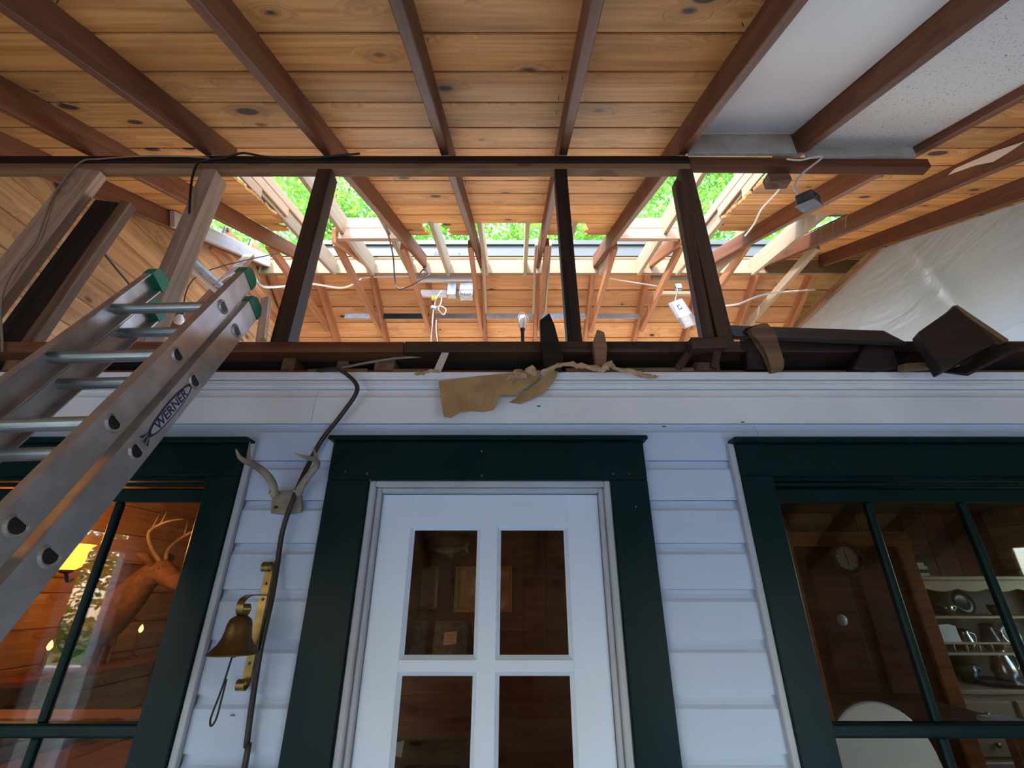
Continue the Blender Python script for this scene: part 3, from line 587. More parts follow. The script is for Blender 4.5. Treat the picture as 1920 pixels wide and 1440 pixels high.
# joist ends and blocks in the dark gap under the plate
for k, (px, w, mat, lb) in enumerate(((545, 0.055, M_debris, 'small brown joist end in the dark gap beside the ladder'), (722, 0.085, M_debris, 'wide brown block in the dark gap near the cable'), (20, 0.06, M_debris, 'brown joist end at the outer end of the dark gap'), (640, 0.05, M_debris, 'low brown block in the dark gap by the cable end'), (1330, 0.11, M_debris, 'brown joist end in the gap under the dark studs'))):
    p = at(px, 672, 1.70); tag(lumber('joist_end', (p.x, 1.69 + 0.01 * k, 0.862 + CZ), (p.x, 2.04, 0.862 + CZ), w, 0.07, mat, b=0.004), lb, 'joist')
ws = lumber('slat', at(818, 700, 1.632), at(838, 655, 1.655), 0.03, 0.008, M_pale, up=(0, 1, 0), b=0.002); tag(ws, 'pale grey slat standing across the dark gap', 'slat')
# upright splinters and broken timbers on top of the wall
def pxpoly(name, pts, Y, th, mat, lb, cat='board', tilt=0.0, b=0.003):
    P = [at(x, y, Y + tilt * (700 - y) / 100) for x, y in pts]
    return tag(prism(name, P, (0, th, 0), mat, None, b), lb, cat)
pxpoly('broken_timber', [(1012, 600), (1030, 586), (1040, 610), (1057, 672), (1052, 690), (1022, 690), (1014, 640)], 1.588, 0.05, M_char, 'black pointed timber stub above the torn cardboard', 'timber')
pxpoly('broken_timber', [(1112, 640), (1120, 617), (1133, 622), (1139, 650), (1136, 690), (1118, 690)], 1.597, 0.04, M_debris, 'brown pointed timber stub beside the thin black stud', 'timber')
pxpoly('broken_timber', [(1405, 616), (1428, 605), (1440, 605), (1455, 622), (1472, 678), (1470, 692), (1448, 696), (1438, 660)], 1.60, 0.03, M_debris, 'curved pale split timber end leaning on the wall top', 'timber', b=0.004)
pxpoly('broken_timber', [(1398, 614), (1426, 606), (1440, 665), (1447, 692), (1402, 690)], 1.632, 0.06, M_char, 'blackened block right behind the curved split timber', 'timber', b=0.004)
a = at(1372, 612, 1.66); b_ = at(1676, 632, 1.62)
tag(lumber('loose_plank', a + Vector((0, 0.03, -0.01)), b_ + Vector((0, 0.0, -0.005)), 0.16, 0.016, M_char, up=(0, -0.75, 0.66), b=0.002), 'long dark brown plank lying over the wall top', 'plank')
tag(lumber('loose_plank', at(1385, 652, 1.66), at(1705, 655, 1.66), 0.05, 0.045, M_char, b=0.003), 'black squared timber under the long dark plank', 'plank')
pxpoly('broken_timber', [(1625, 640), (1642, 628), (1662, 630), (1672, 650), (1690, 690), (1640, 695), (1600, 690)], 1.615, 0.05, M_char, 'black rounded timber lump beside the big tilted board', 'timber', b=0.006)
# big tilted board end: two faces visible
A = at(1722, 622, 1.52); B = at(1792, 573, 1.56); C = at(1868, 642, 1.50); D = at(1765, 695, 1.46); 
big = tag(prism('tilted_board', [A, B, C, D], (0.015, 0.055, -0.004), [M_char], None, 0.004), 'big dark board chunk tilted up on its corner', 'board')
lumber('pale_edge', B + Vector((0.004, 0.03, 0)), at(1893, 640, 1.50) + Vector((0, 0.03, 0)), 0.05, 0.028, M_debris, up=(0, 0.3, 1), parent=big, b=0.003)
tag(lumber('broken_timber', at(1690, 690, 1.60), at(1790, 683, 1.57), 0.05, 0.028, M_debris, up=(0, -0.3, 1), b=0.003), 'short brown offcut under the tilted board chunk', 'timber')
tag(lumber('loose_plank', at(1790, 700, 1.545), at(1900, 645, 1.50), 0.09, 0.012, M_char, up=(0.3, -0.5, 0.8), b=0.002), 'thin dark plank under the tilted board chunk', 'plank')
tag(lumber('broken_timber', at(1272, 690, 1.62), at(1302, 645, 1.66), 0.03, 0.02, M_dark, up=(0, 1, 0.2), b=0.002), 'dark slanted batten below the thick dark stud', 'timber')
tag(lumber('broken_timber', at(1292, 648, 1.615), at(1360, 646, 1.615), 0.05, 0.05, M_dark, b=0.005), 'dark squared block under the thick dark stud', 'timber')
tag(lumber('broken_timber', at(1338, 690, 1.63), at(1345, 655, 1.63), 0.03, 0.02, M_dark, up=(0, 1, 0), b=0.003), 'small upright dark stub under the squared block', 'timber')
# low batten edges along the wall top
for x0, x1, y, lb in ((578, 690, 697, 'ladder-side'), (736, 820, 697, 'middle'), (1060, 1300, 695, 'door-side')):
    tag(lumber('batten', at(x0, y, 1.655), at(x1, y - 1, 1.655), 0.02, 0.018, M_debris, b=0.003), f'pale broken batten along the wall top, {lb} piece', 'batten')

# ceiling panels
wp = []
UPN = (0, -math.sin(SA), math.cos(SA))
tag(lumber('ceiling_panel', slope_pt(1.1675, YF, -0.012), slope_pt(1.1675, 1.60, -0.012), 0.555, 0.014, M_drywall, up=UPN, b=0.001), 'smooth white ceiling panel between two dark rafters', 'panel')
tag(lumber('ceiling_tile', slope_pt(1.775, YF, -0.075), slope_pt(1.775, 1.63, -0.085), 0.566, 0.014, M_tile, up=UPN, b=0.001), 'white speckled acoustic tile between two dark rafters', 'panel')
tag(bxr('plasterboard_strip', 0.89, 1.445, 1.615, 1.632, 2.035, 2.178, M_drystain, None, 0.001), 'stained grey plasterboard strip under the white ceiling panel', 'panel')
tag(bxr('plasterboard_strip', 1.495, 2.055, 1.620, 1.636, 2.02, 2.12, M_drystain, None, 0.001), 'narrow grey plasterboard strip under the speckled tile', 'panel')
blk = tag(lumber('wood_block', at(1437, 340, 1.72), at(1477, 338, 1.72), 0.06, 0.06, M_debris, b=0.003), 'small square wood block under the beam by the grey box', 'block')

# plastic sheet hanging on the far side of the attic
def sheet():
    bm = bmesh.new(); nu, nv = 70, 34; g = []
    for i in range(nu + 1):
        Y = 1.62 + (4.58 - 1.62) * i / nu; zt = min(near(Y, -RD - 0.004), 2.83 if Y > 3.2 else 9, far(Y, -RD - 0.004)); row = []
        for j in range(nv + 1):
            t = j / nv; z = 0.93 + (zt - 0.93) * t
            w = 0.035 * math.sin(Y * 9 + t * 3) * (1 - t) + 0.075 * math.exp(-((Y - 3.12 + 0.35 * (1 - t)) / 0.07) ** 2) * (1 - 0.3 * t) - 0.06 * math.exp(-((Y - 3.0 + 0.4 * (1 - t)) / 0.06) ** 2) + 0.03 * math.sin(11 * t + 2.1 * Y) + 0.01 * math.sin(23 * Y + 17 * t) * math.sin(5 * t)
            row.append(bm.verts.new(V(3.345 + w * (0.25 + 0.75 * (1 - t)), Y, z)))
        g.append(row)
    for i in range(nu):
        for j in range(nv): bm.faces.new((g[i][j], g[i + 1][j], g[i + 1][j + 1], g[i][j + 1]))
    return tag(mk('plastic_sheet', bm, M_sheet, None, smooth=True), 'hazy white plastic sheet hung under the dark end rafter', 'sheet')
sheet()

# metal and wooden strips on the far slope
cols = [M_zinc, M_green, M_greystrip, M_greystrip, M_zinc, M_greystrip]
nm = ['bright galvanised', 'dark green painted', 'weathered grey', 'grey spotted', 'dull zinc', 'dark grey']
for i, (x0, x1) in enumerate(((-1.98, -1.60), (-1.53, -1.00), (-0.92, -0.39), (-0.33, 0.22), (0.29, 0.83), (0.90, 1.45))):
    tag(bxr('strip', x0, x1, 4.47, 4.482, 2.885, 2.955, cols[i], None, 0.002), f'{nm[i]} strip across the far rafters, {ORD[i]} from the ladder', 'strip', 'strips across the far slope')

# ------------------------------------------------------------------ extension ladder
TIP = Vector((-1.258, 1.53, 1.142 + CZ)); dirv = Vector((0.044, -0.454, -0.888)).normalized()       # down the ladder
xa = Vector((1, 0, 0)); nrm = dirv.cross(xa).normalized(); nrm = nrm if nrm.y > 0 else -nrm; xa = nrm.cross(dirv).normalized(); xa = xa if xa.x > 0 else -xa
def lad(x, s, dep): return TIP + xa * x + dirv * s + nrm * dep
LD = thing('extension_ladder', lad(0, 3.12, 0), 'aluminium extension ladder with green end caps leaning on the wall top', 'ladder')
LEN = 3.10
def channel(nm_, x, dep, side, s0, s1, wid, fl_, mat, th=0.004):
    """C-shaped rail: web faces outward, flanges turn inwards"""
    bm = bmesh.new(); h = wid / 2; sg = -side
    prof = [(0, -h), (sg * fl_, -h), (sg * fl_, -h + th), (sg * th, -h + th), (sg * th, h - th), (sg * fl_, h - th), (sg * fl_, h), (0, h)]
    r = [[bm.verts.new(lad(x + p[0], s, dep + p[1])) for p in prof] for s in (s0, s1)]; k = len(prof)
    for i in range(k): bm.faces.new((r[0][i], r[0][(i + 1) % k], r[1][(i + 1) % k], r[1][i]))
    for r_, f in ((r[0], 1), (r[1], -1)):
        for q in ((0, 1, 2, 3), (0, 3, 4, 7), (4, 5, 6, 7)): bm.faces.new([r_[i] for i in q][::f])
    return mk(nm_, bm, mat, LD)
def dprof(r):   # D-shaped rung outline in (s, depth)
    return [(r * math.cos(a), r * math.sin(a)) for a in [R(-90 + 18 * i) for i in range(11)]] + [(-r * 0.35, r * 0.8), (-r * 0.35, -r * 0.8)]
def rung(x0, x1, s, dep, r, mat):
    bm = bmesh.new(); P = dprof(r); k = len(P)
    rows = [[bm.verts.new(lad(x, s + p[0], dep + p[1])) for p in P] for x in (x0, x1)]
    for i in range(k): bm.faces.new((rows[0][i], rows[0][(i + 1) % k], rows[1][(i + 1) % k], rows[1][i]))
    bm.faces.new(rows[0]); bm.faces.new(rows[1][::-1])
    # ribs on the tread side
    return mk('rung', bm, mat, LD)
def rung_end(x, s, dep, r, side):
    e = thing('tmp', (0, 0, 0)); bpy.data.objects.remove(e)
    bm = bmesh.new(); P = dprof(r); Q = dprof(r * 1.42); k = len(P)
    a = [bm.verts.new(lad(x, s + p[0], dep + p[1])) for p in Q]; b = [bm.verts.new(lad(x + side * 0.006, s + p[0], dep + p[1])) for p in dprof(r * 1.25)]; c = [bm.verts.new(lad(x + side * 0.003, s + p[0], dep + p[1])) for p in P]
    for i in range(k):
        j = (i + 1) % k; bm.faces.new((a[i], a[j], b[j], b[i])); bm.faces.new((b[i], b[j], c[j], c[i]))
    col = mk('rung_collar', bm, M_alu, LD)
    bm = bmesh.new(); q = [bm.verts.new(lad(x + side * 0.0025, s + p[0], dep + p[1])) for p in P]; bm.faces.new(q)
    mk('hollow', bm, M_black, col)
HWA, HWB = 0.192, 0.209
for side in (-1, 1):
    channel('rail', side * HWA, -0.045, side, 0.012, LEN, 0.078, 0.030, M_alu)
    channel('rail', side * HWB, 0.048, side, 0.085, LEN, 0.084, 0.032, M_alu)
    for hw, dep, s0, wd_ in ((HWA, -0.045, -0.012, 0.082), (HWB, 0.048, 0.06, 0.088)):
        bm = bmesh.new(); h = wd_ / 2; poly = [(-h, 0.05), (-h, 0.012), (-h * 0.55, -0.012), (h * 0.55, -0.012), (h, 0.012), (h, 0.05)]
        i0, i1 = side * (hw - 0.036), side * (hw + 0.003)
        r0 = [bm.verts.new(lad(i0, s0 + 0.012 + q[1], dep + q[0])) for q in poly]; r1 = [bm.verts.new(lad(i1, s0 + 0.012 + q[1], dep + q[0])) for q in poly]
        for i in range(6): bm.faces.new((r0[i], r0[(i + 1) % 6], r1[(i + 1) % 6], r1[i]))
        bm.faces.new(r0[::-1]); bm.faces.new(r1); cp = mk('end_cap', bm, M_cap, LD)
        for q in range(3): bm = bmesh.new(); c_ = lad(side * (hw - 0.02), s0 + 0.002, dep + (q - 1) * 0.022); bmesh.ops.create_cube(bm, size=1, matrix=Matrix.Translation(c_) @ Matrix.Diagonal((0.034, 0.004, 0.004, 1))); mk('rib', bm, M_cap, cp)
s = 0.26; kk = 0
while s < LEN - 0.1:
    rung(-HWA, HWA, s, -0.045, 0.020, M_aluA); rung(-HWB, HWB, s + 0.012, 0.048, 0.020, M_aluA)
    for side in (-1, 1): rung_end(side * HWA, s, -0.045, 0.0205, side); rung_end(side * HWB, s + 0.012, 0.048, 0.0205, side)
    s += 0.305; kk += 1
# badge on the back section's outer face
Mb = Matrix((-dirv, -nrm, xa)).transposed().to_4x4()
bc = lad(HWB + 0.0015, 0.715, 0.048)
def ellipse(nm_, rx, ry, off, mat, par):
    bm = bmesh.new(); vs = [bm.verts.new(bc + xa * off - dirv * (rx * math.cos(2 * math.pi * i / 40)) + nrm * (ry * math.sin(2 * math.pi * i / 40))) for i in range(40)]; bm.faces.new(vs); return mk(nm_, bm, mat, par)
bd = ellipse('badge', 0.118, 0.0225, 0.0, M_navy, LD); ellipse('badge_field', 0.104, 0.0185, 0.0006, M_badge, bd)
Mt = Mb.copy(); Mt.translation = bc + xa * 0.0012
text('badge_lettering', 'WERNER', Mt, 0.040, M_navy, bd, 0.0004)
for sg in (-1, 1):
    bm = bmesh.new(); c_ = bc - dirv * sg * 0.122
    for q in range(3):
        vs = [bm.verts.new(c_ + xa * 0.0008 - dirv * sg * u * 0.016 + nrm * w_ * 0.016) for u, w_ in ((-0.9, -0.3 + 0.3 * q - 0.3), (0.9, (q - 1) * 1.0 - 0.25), (0.9, (q - 1) * 1.0 + 0.25))]; bm.faces.new(vs)
    mk('badge_star', bm, M_navy, bd)
c_ = lad(HWA + 0.0015, 1.42, -0.045)
# rope pulley under the second rung
pu = lathe('pulley', [(0.004, -0.009), (0.024, -0.009), (0.018, 0), (0.024, 0.009), (0.004, 0.009)], lad(0.11, 0.63, 0.02), M_black, LD, rot=Matrix.Rotation(R(90), 4, 'Y'))
bm = bmesh.new(); q = lad(0.11, 0.60, 0.02); box(bm, q - Vector((0.014, 0.006, 0.035)), q + Vector((0.014, 0.006, 0.03))); mk('pulley_bracket', bm, M_zinc, LD)

# ------------------------------------------------------------------ cables
def cable(name, pts, r, mat, lb, n=6, seg=6): return tag(tube(name, pts, r, mat, None, seg, n), lb, 'cable')
cable('black_cable', [V(-0.62, 1.80, 0.86), at(600, 698, 1.66), at(628, 692, 1.60), at(650, 702, 1.585), at(670, 730, 1.585), at(640, 778, 1.60), at(604, 824, 1.615), at(574, 880, 1.615), at(552, 930, 1.60), at(530, 995, 1.612), at(520, 1060, 1.618), at(508, 1130, 1.60), at(490, 1210, 1.60), at(474, 1310, 1.612), at(462, 1400, 1.62), at(455, 1460, 1.62), V(-0.52 - 0.24, 1.62, -1.3)], 0.0085, M_cable, 'thick dark cable hanging down the white siding past the antlers', 5, 8)
cable('grey_cable', [at(640, 690, 1.66), at(690, 680, 1.68), at(740, 672, 1.68), at(790, 668, 1.69), at(815, 660, 1.68)], 0.006, M_wireold, 'grey cable lying in the dark gap above the siding')
cable('wire', [at(5, 660, 1.63), at(3, 560, 1.62), at(30, 500, 1.625), at(66, 455, 1.63), at(80, 420, 1.63), at(104, 360, 1.635), at(150, 305, 1.63), at(190, 298, 1.63), at(260, 293, 1.63), at(340, 293, 1.635), at(392, 296, 1.63)], 0.004, M_wireold, 'thin tan wire climbing the wide pale stud')
cable('wire', [at(355, 400, 1.62), at(358, 350, 1.62), at(365, 318, 1.625), at(378, 302, 1.628), at(420, 296, 1.625), at(455, 287, 1.62), at(500, 294, 1.625), at(560, 297, 1.628), at(610, 294, 1.625), at(675, 288, 1.62)], 0.0055, M_black, 'black wire stapled along the front of the dark beam')
cable('wire', [at(668, 330, 2.1), at(690, 362, 2.3), at(715, 400, 2.55), at(728, 440, 2.9), at(737, 480, 3.2), at(740, 520, 3.3), at(745, 540, 3.3), at(765, 538, 3.3), at(790, 524, 3.4), at(805, 515, 3.5), at(795, 505, 3.6), at(785, 515, 3.6)], 0.007, M_cable, 'dark cable drooping from the rafter by the roof hole')
cable('wire', [at(400, 535, 2.6), at(440, 510, 2.6), at(470, 510, 2.6), at(488, 535, 2.6), at(520, 538, 2.8), at(580, 532, 3.2), at(640, 540, 3.6), at(668, 530, 3.8), at(682, 521, 4.0), at(720, 519, 4.1), at(768, 518, 4.1)], 0.008, M_wire, 'white cable strung across the far rafters near the ladder')
cable('wire', [at(1130, 518, 4.0), at(1160, 525, 4.0), at(1205, 532, 4.0), at(1235, 537, 4.0)], 0.007, M_wire, 'pale cable behind the dark studs by the card')
cable('wire', [at(1358, 574, 3.3), at(1385, 570, 3.3), at(1420, 556, 3.3), at(1455, 549, 3.4), at(1530, 543, 3.6)], 0.008, M_wire, 'white cable sagging beside the plastic sheet')
cable('wire', [at(1475, 335, 1.75), at(1455, 362, 1.9), at(1428, 392, 2.2), at(1414, 420, 2.4), at(1397, 442, 2.6)], 0.006, M_wire, 'pale cable slanting down from the wood block')
cable('wire', [at(1475, 298, 1.60), at(1500, 300, 1.59), at(1530, 294, 1.585), at(1540, 297, 1.585), at(1505, 325, 1.585), at(1490, 350, 1.585), at(1500, 366, 1.585), at(1510, 372, 1.59)], 0.005, M_wire, 'tan cable looping down to the hanging grey box')

# hanging grey electrical box
p = at(1515, 375, 1.585); gb = thing('junction_box', p, 'dark grey metal junction box dangling from a tan cable', 'box')
Mg = Matrix.Translation(p) @ Matrix.Rotation(R(-14), 4, 'Y') @ Matrix.Rotation(R(35), 4, 'Z') @ Matrix.Rotation(R(20), 4, 'X')
bm = bmesh.new(); bmesh.ops.create_cube(bm, size=1, matrix=Mg @ Matrix.Diagonal((0.10, 0.075, 0.05, 1))); bevel(bm, 0.006); mk('box_body', bm, M_box, gb)
bm = bmesh.new(); bmesh.ops.create_cube(bm, size=1, matrix=Mg @ Matrix.Translation((0, 0, -0.028)) @ Matrix.Diagonal((0.112, 0.085, 0.004, 1))); mk('cover_plate', bm, M_box, gb)
for u, v in ((-0.02, -0.039), (0.022, -0.039)): bm = bmesh.new(); bmesh.ops.create_cone(bm, cap_ends=True, segments=10, radius1=0.009, radius2=0.009, depth=0.003, matrix=Mg @ Matrix.Translation((u, v, 0.005)) @ Matrix.Rotation(R(90), 4, 'X')); mk('knockout', bm, M_black, gb)
# torn paper patch on the large rafter
pp = [slope_pt(2.69, y_, o_) + Vector((-RT / 2 - 0.003, 0, 0)) for y_, o_ in ((1.62, -0.05), (1.75, -0.03), (1.95, -0.025), (2.0, -0.045), (1.86, -0.06), (1.78, -0.085), (1.70, -0.07))]
tag(prism('paper_patch', pp, (-0.002, 0, 0), M_paper, None), 'torn cream paper stuck on the large light brown rafter', 'paper')

# electrical box and shelf between the rafters over the door
eb = thing('electrical_box', at(865, 545, 4.05), 'galvanised electrical box hanging between the far rafters', 'box')
q0 = at(838, 557, 4.05); q1 = at(888, 533, 4.05)
bx('box_body', (q0.x + 0.13, 4.02, q0.z), (q1.x, 4.12, q1.z + 0.005), M_zinc, eb, 0.006)
bx('box_face', (q0.x + 0.14, 4.012, q0.z + 0.012), (q1.x - 0.01, 4.022, q0.z + 0.075), M_greystrip, eb, 0.003)
bx('side_box', (q0.x, 4.02, q0.z + 0.01), (q0.x + 0.10, 4.10, q1.z), M_zinc, eb, 0.006)
bm = bmesh.new()
for k in range(4):
    c_ = Vector((q0.x + 0.165 + 0.028 * k, 4.011, q0.z + 0.022)); bmesh.ops.create_cone(bm, cap_ends=True, segments=8, radius1=0.006, radius2=0.006, depth=0.004, matrix=Matrix.Translation(c_) @ Matrix.Rotation(R(90), 4, 'X'))
mk('holes', bm, M_black, eb)['kind'] = 'stuff'
q0 = at(782, 530, 4.03); q1 = at(890, 512, 4.03)
tag(bx('shelf_board', (q0.x, 4.0, q0.z), (q1.x, 4.03, q1.z), M_pale, None, 0.003), 'grey board nailed across the rafters above the electrical box', 'board')
q0 = at(788, 554, 4.10); q1 = at(838, 543, 4.10)
tag(bx('shelf_board', (q0.x, 4.10, q0.z), (q1.x, 4.14, q1.z), M_pale, None, 0.003), 'short white board beside the electrical box', 'board')
ds = thing('wire_bundle', at(822, 575, 3.9), 'knot of white wires with yellow connectors below the electrical box', 'wires')
tube('wire', [at(828, 545, 4.0), at(818, 560, 3.95), at(815, 572, 3.9), at(812, 590, 3.9), at(808, 640, 3.9), at(806, 650, 3.9)], 0.006, M_wire, ds)
tube('wire', [at(828, 558, 3.9), at(827, 568, 3.9), at(822, 580, 3.88), at(832, 590, 3.9), at(836, 580, 3.9), at(825, 574, 3.9), at(814, 577, 3.9)], 0.006, M_wire, ds)
tube('wire', [at(818, 600, 3.9), at(818, 620, 3.9), at(822, 650, 3.9)], 0.005, M_wire, ds)
for px in (811, 816):
    tube('wire_nut', [at(px, 556, 3.9), at(px, 562, 3.9)], [0.010, 0.014], M_yellow, ds)
bm = bmesh.new(); bmesh.ops.create_cube(bm, size=1, matrix=Matrix.Translation(at(814, 577, 3.9)) @ Matrix.Rotation(R(20), 4, 'Y') @ Matrix.Diagonal((0.07, 0.03, 0.045, 1))); bevel(bm, 0.008); mk('splice_box', bm, M_zinc, ds)

# caged work lamp
p = at(980, 640, 3.4); wlp = thing('work_lamp', p, 'unlit white caged work lamp standing in the attic', 'lamp')
zt = at(980, 595, 3.4).z - p.z
lathe('handle', [(0.0, -0.1), (0.016, -0.1), (0.016, zt * 0.40), (0.022, zt * 0.45), (0.022, zt * 0.52)], p, M_black, wlp, 12)
lathe('bulb', [(0.018, zt * 0.52), (0.034, zt * 0.72), (0.036, zt * 0.9), (0.026, zt * 1.05), (0.0, zt * 1.12)], p, M_china, wlp, 16)
bm = bmesh.new()
for k in range(5):
    a = 2 * math.pi * k / 5; e = Vector((math.cos(a), math.sin(a), 0)); tube_bm(bm, [p + e * 0.022 + Vector((0, 0, zt * 0.5)), p + e * 0.047 + Vector((0, 0, zt * 0.75)), p + e * 0.044 + Vector((0, 0, zt * 1.02)), p + Vector((0, 0, zt * 1.22))], 0.0025, 5, 4)
mk('cage', bm, M_zinc, wlp, smooth=True)
# white hanging card box
p = at(1281, 588, 2.7); hc = thing('hanging_card', p, 'white and grey label card hanging askew beside the dark studs', 'card')
Mc = Matrix.Translation(p) @ Matrix.Rotation(R(-22), 4, 'Y') @ Matrix.Scale(1.28, 4)
def cbox(nm_, x, z, sx, sz, y, mat, th=0.012, par=hc): bm = bmesh.new(); bmesh.ops.create_cube(bm, size=1, matrix=Mc @ Matrix.Translation((x, y, z)) @ Matrix.Diagonal((sx, th, sz, 1))); return mk(nm_, bm, mat, par)
cbox('card_face', 0, 0.035, 0.085, 0.105, 0, M_lblue); cbox('card_base', 0, -0.052, 0.085, 0.068, 0, M_lgrey)
for x, z, sx, sz in ((-0.009, 0.042, 0.005, 0.030), (0.0, 0.055, 0.018, 0.005), (0.0, 0.029, 0.018, 0.005), (0.007, 0.035, 0.005, 0.012)): cbox('printed_mark', x, z, sx, sz, -0.0065, M_ink, 0.001)
for z in (-0.04, -0.068): cbox('printed_mark', -0.012, z, 0.012, 0.007, -0.0065, M_china, 0.001)
tube('hanger', [Mc @ Vector((0, 0, 0.088)), at(1270, 545, 2.75), at(1266, 533, 2.8)], 0.005, M_zinc, hc)
bm = bmesh.new(); bmesh.ops.create_cube(bm, size=1, matrix=Matrix.Translation(at(1272, 538, 2.8)) @ Matrix.Diagonal((0.05, 0.03, 0.05, 1))); bevel(bm, 0.006); mk('hanger_box', bm, M_zinc, hc)
for y0, lb in ((523, 'upper'), (550, 'lower')):
    tag(lumber('batten', at(1222, y0, 4.15), at(1305, y0 + 1, 4.15), 0.03, 0.05, M_new, b=0.003), f'{lb} short pale batten between far rafters by the card', 'batten')

# metal channel, lamp and clutter at the gable end
p0 = at(352, 480, 2.35); p1 = at(440, 560, 2.75)
fx = thing('light_fixture', (p0 + p1) / 2, 'silver metal strip light channel slanting behind the ladder', 'fixture')
lumber('channel', p0, p1, 0.06, 0.03, M_zinc, up=(0.6, -0.6, 0.5), parent=fx, b=0.004); lumber('lip', p0 + Vector((-0.03, 0.01, -0.035)), p1 + Vector((-0.03, 0.01, -0.035)), 0.02, 0.03, M_pale, up=(0.6, -0.6, 0.5), parent=fx, b=0.003)
tag(lumber('roof_strut', at(352, 600, 2.9), at(468, 480, 3.3), 0.09, 0.04, M_stud, up=(0, 1, 0.2), b=0.004), 'grey brown strut rising behind the ladder top', 'strut')
tag(lumber('roof_strut', at(490, 640, 2.9), at(500, 560, 3.1), 0.07, 0.04, M_debris, up=(0, 1, 0.2), b=0.004), 'brown upright board standing behind the ladder cap', 'strut')
tag(lumber('daylit_face_strip', V(-2.655, 2.66, near(2.66, -0.07)), V(-2.655, 3.9, near(3.9, -0.07)), 0.04, 0.125, M_pale, up=UPN, b=0.004), 'whitish strip painted as the daylit face of the gable rafter', 'beam')  # whitish wood stands in for daylight on the rafter's face
p = at(335, 600, 2.6); bl = thing('attic_bulb', p, 'white bare bulb seen through the ladder rungs', 'bulb')
lathe('glass', [(0.0, -0.03), (0.022, -0.026), (0.032, 0.0), (0.024, 0.025), (0.014, 0.04)], p, M_china, bl, 14); lathe('socket', [(0.016, 0.04), (0.018, 0.075), (0.0, 0.08)], p, M_black, bl, 12)
tube('socket_cord', [p + Vector((0, 0, 0.08)), p + Vector((0.02, 0.02, 0.4)), V(-1.9, 2.9, 2.5)], 0.004, M_black, bl)
cable('wire', [at(172, 447, 1.90), at(215, 500, 2.1), at(252, 548, 2.3), at(300, 640, 2.6)], 0.006, M_black, 'thin black wire crossing the gable boards behind the ladder')
tag(lumber('offcut', at(352, 640, 2.7), at(310, 575, 2.75), 0.12, 0.03, M_gable, up=(0, 1, 0), b=0.004), 'short knotty board leaning behind the ladder rungs', 'board')

# ------------------------------------------------------------------ torn cardboard
def cardboard():
    root = thing('torn_cardboard', at(900, 770, 1.62), 'torn brown cardboard flap hanging over the white siding', 'cardboard')
    def flap(nm_, outline, mat, th, cy, amp, parent=root):
        bm = bmesh.new(); P = []
        for x, y in outline: P.append((x, y))
        vs = [bm.verts.new((x, y, 0)) for x, y in P]; bm.faces.new(vs)
        bmesh.ops.triangulate(bm, faces=bm.faces[:]); bmesh.ops.subdivide_edges(bm, edges=bm.edges[:], cuts=3, use_grid_fill=True)
        for v in bm.verts:
            x, y = v.co.x, v.co.y; Y = cy(x, y) + amp * math.sin(x * 0.11 + y * 0.07) * math.sin(y * 0.13)
            v.co = at(x, y, Y)
        r = bmesh.ops.extrude_face_region(bm, geom=bm.faces[:]); bmesh.ops.translate(bm, verts=[v for v in r['geom'] if isinstance(v, bmesh.types.BMVert)], vec=(0, th, 0))
        return mk(nm_, bm, mat, parent)
    flap('flap', [(822, 715), (860, 709), (905, 704), (950, 700), (990, 696), (1016, 700), (1004, 716), (985, 728), (968, 741), (945, 739), (934, 742), (933, 756), (925, 768), (905, 772), (885, 770), (862, 772), (845, 783), (832, 781), (826, 745)], M_card, 0.004, lambda x, y: 1.612 - 0.025 * (y - 700) / 80 + 0.015 * math.sin(x * 0.03), 0.004)
    flap('curled_flap', [(955, 754), (985, 735), (1010, 715), (1030, 696), (1048, 688), (1044, 705), (1030, 725), (1018, 738), (1000, 747), (975, 757)], M_card, 0.005, lambda x, y: 1.594 + 0.0003 * (760 - y), 0.004)
    bm = bmesh.new(); pts = [(1015, 700), (1040, 688), (1062, 683), (1090, 686), (1115, 690), (1130, 693), (1143, 682), (1155, 690), (1185, 696), (1215, 705), (1232, 706)]
    tube_bm(bm, [at(x, y, 1.575) for x, y in pts], [0.012, 0.010, 0.008, 0.010, 0.008, 0.012, 0.014, 0.008, 0.010, 0.008, 0.004], 6, 4)
    rr = random.Random(3)
    for v in bm.verts: v.co += Vector((rr.uniform(-.005, .005), rr.uniform(-.006, .006), rr.uniform(-.005, .004)))
    mk('torn_edge', bm, M_cardedge, root)
    bm = bmesh.new(); tube_bm(bm, [at(x, y, 1.60) for x, y in ((955, 715), (968, 702), (985, 704), (1000, 696), (1012, 702))], [0.012, 0.018, 0.014, 0.018, 0.008], 6, 4)
    for v in bm.verts: v.co += Vector((rr.uniform(-.012, .012), rr.uniform(-.008, .008), rr.uniform(-.012, .012)))
    mk('crumpled_strip', bm, M_cardedge, root)
    bm = bmesh.new(); tube_bm(bm, [at(x, y, 1.625) for x, y in ((778, 701), (792, 700), (808, 695), (824, 698))], [0.003, 0.007, 0.006, 0.003], 5, 4)
    for v in bm.verts: v.co += Vector((rr.uniform(-.006, .006), rr.uniform(-.004, .004), rr.uniform(-.006, .006)))
    mk('shred', bm, M_cardedge, root)
cardboard()

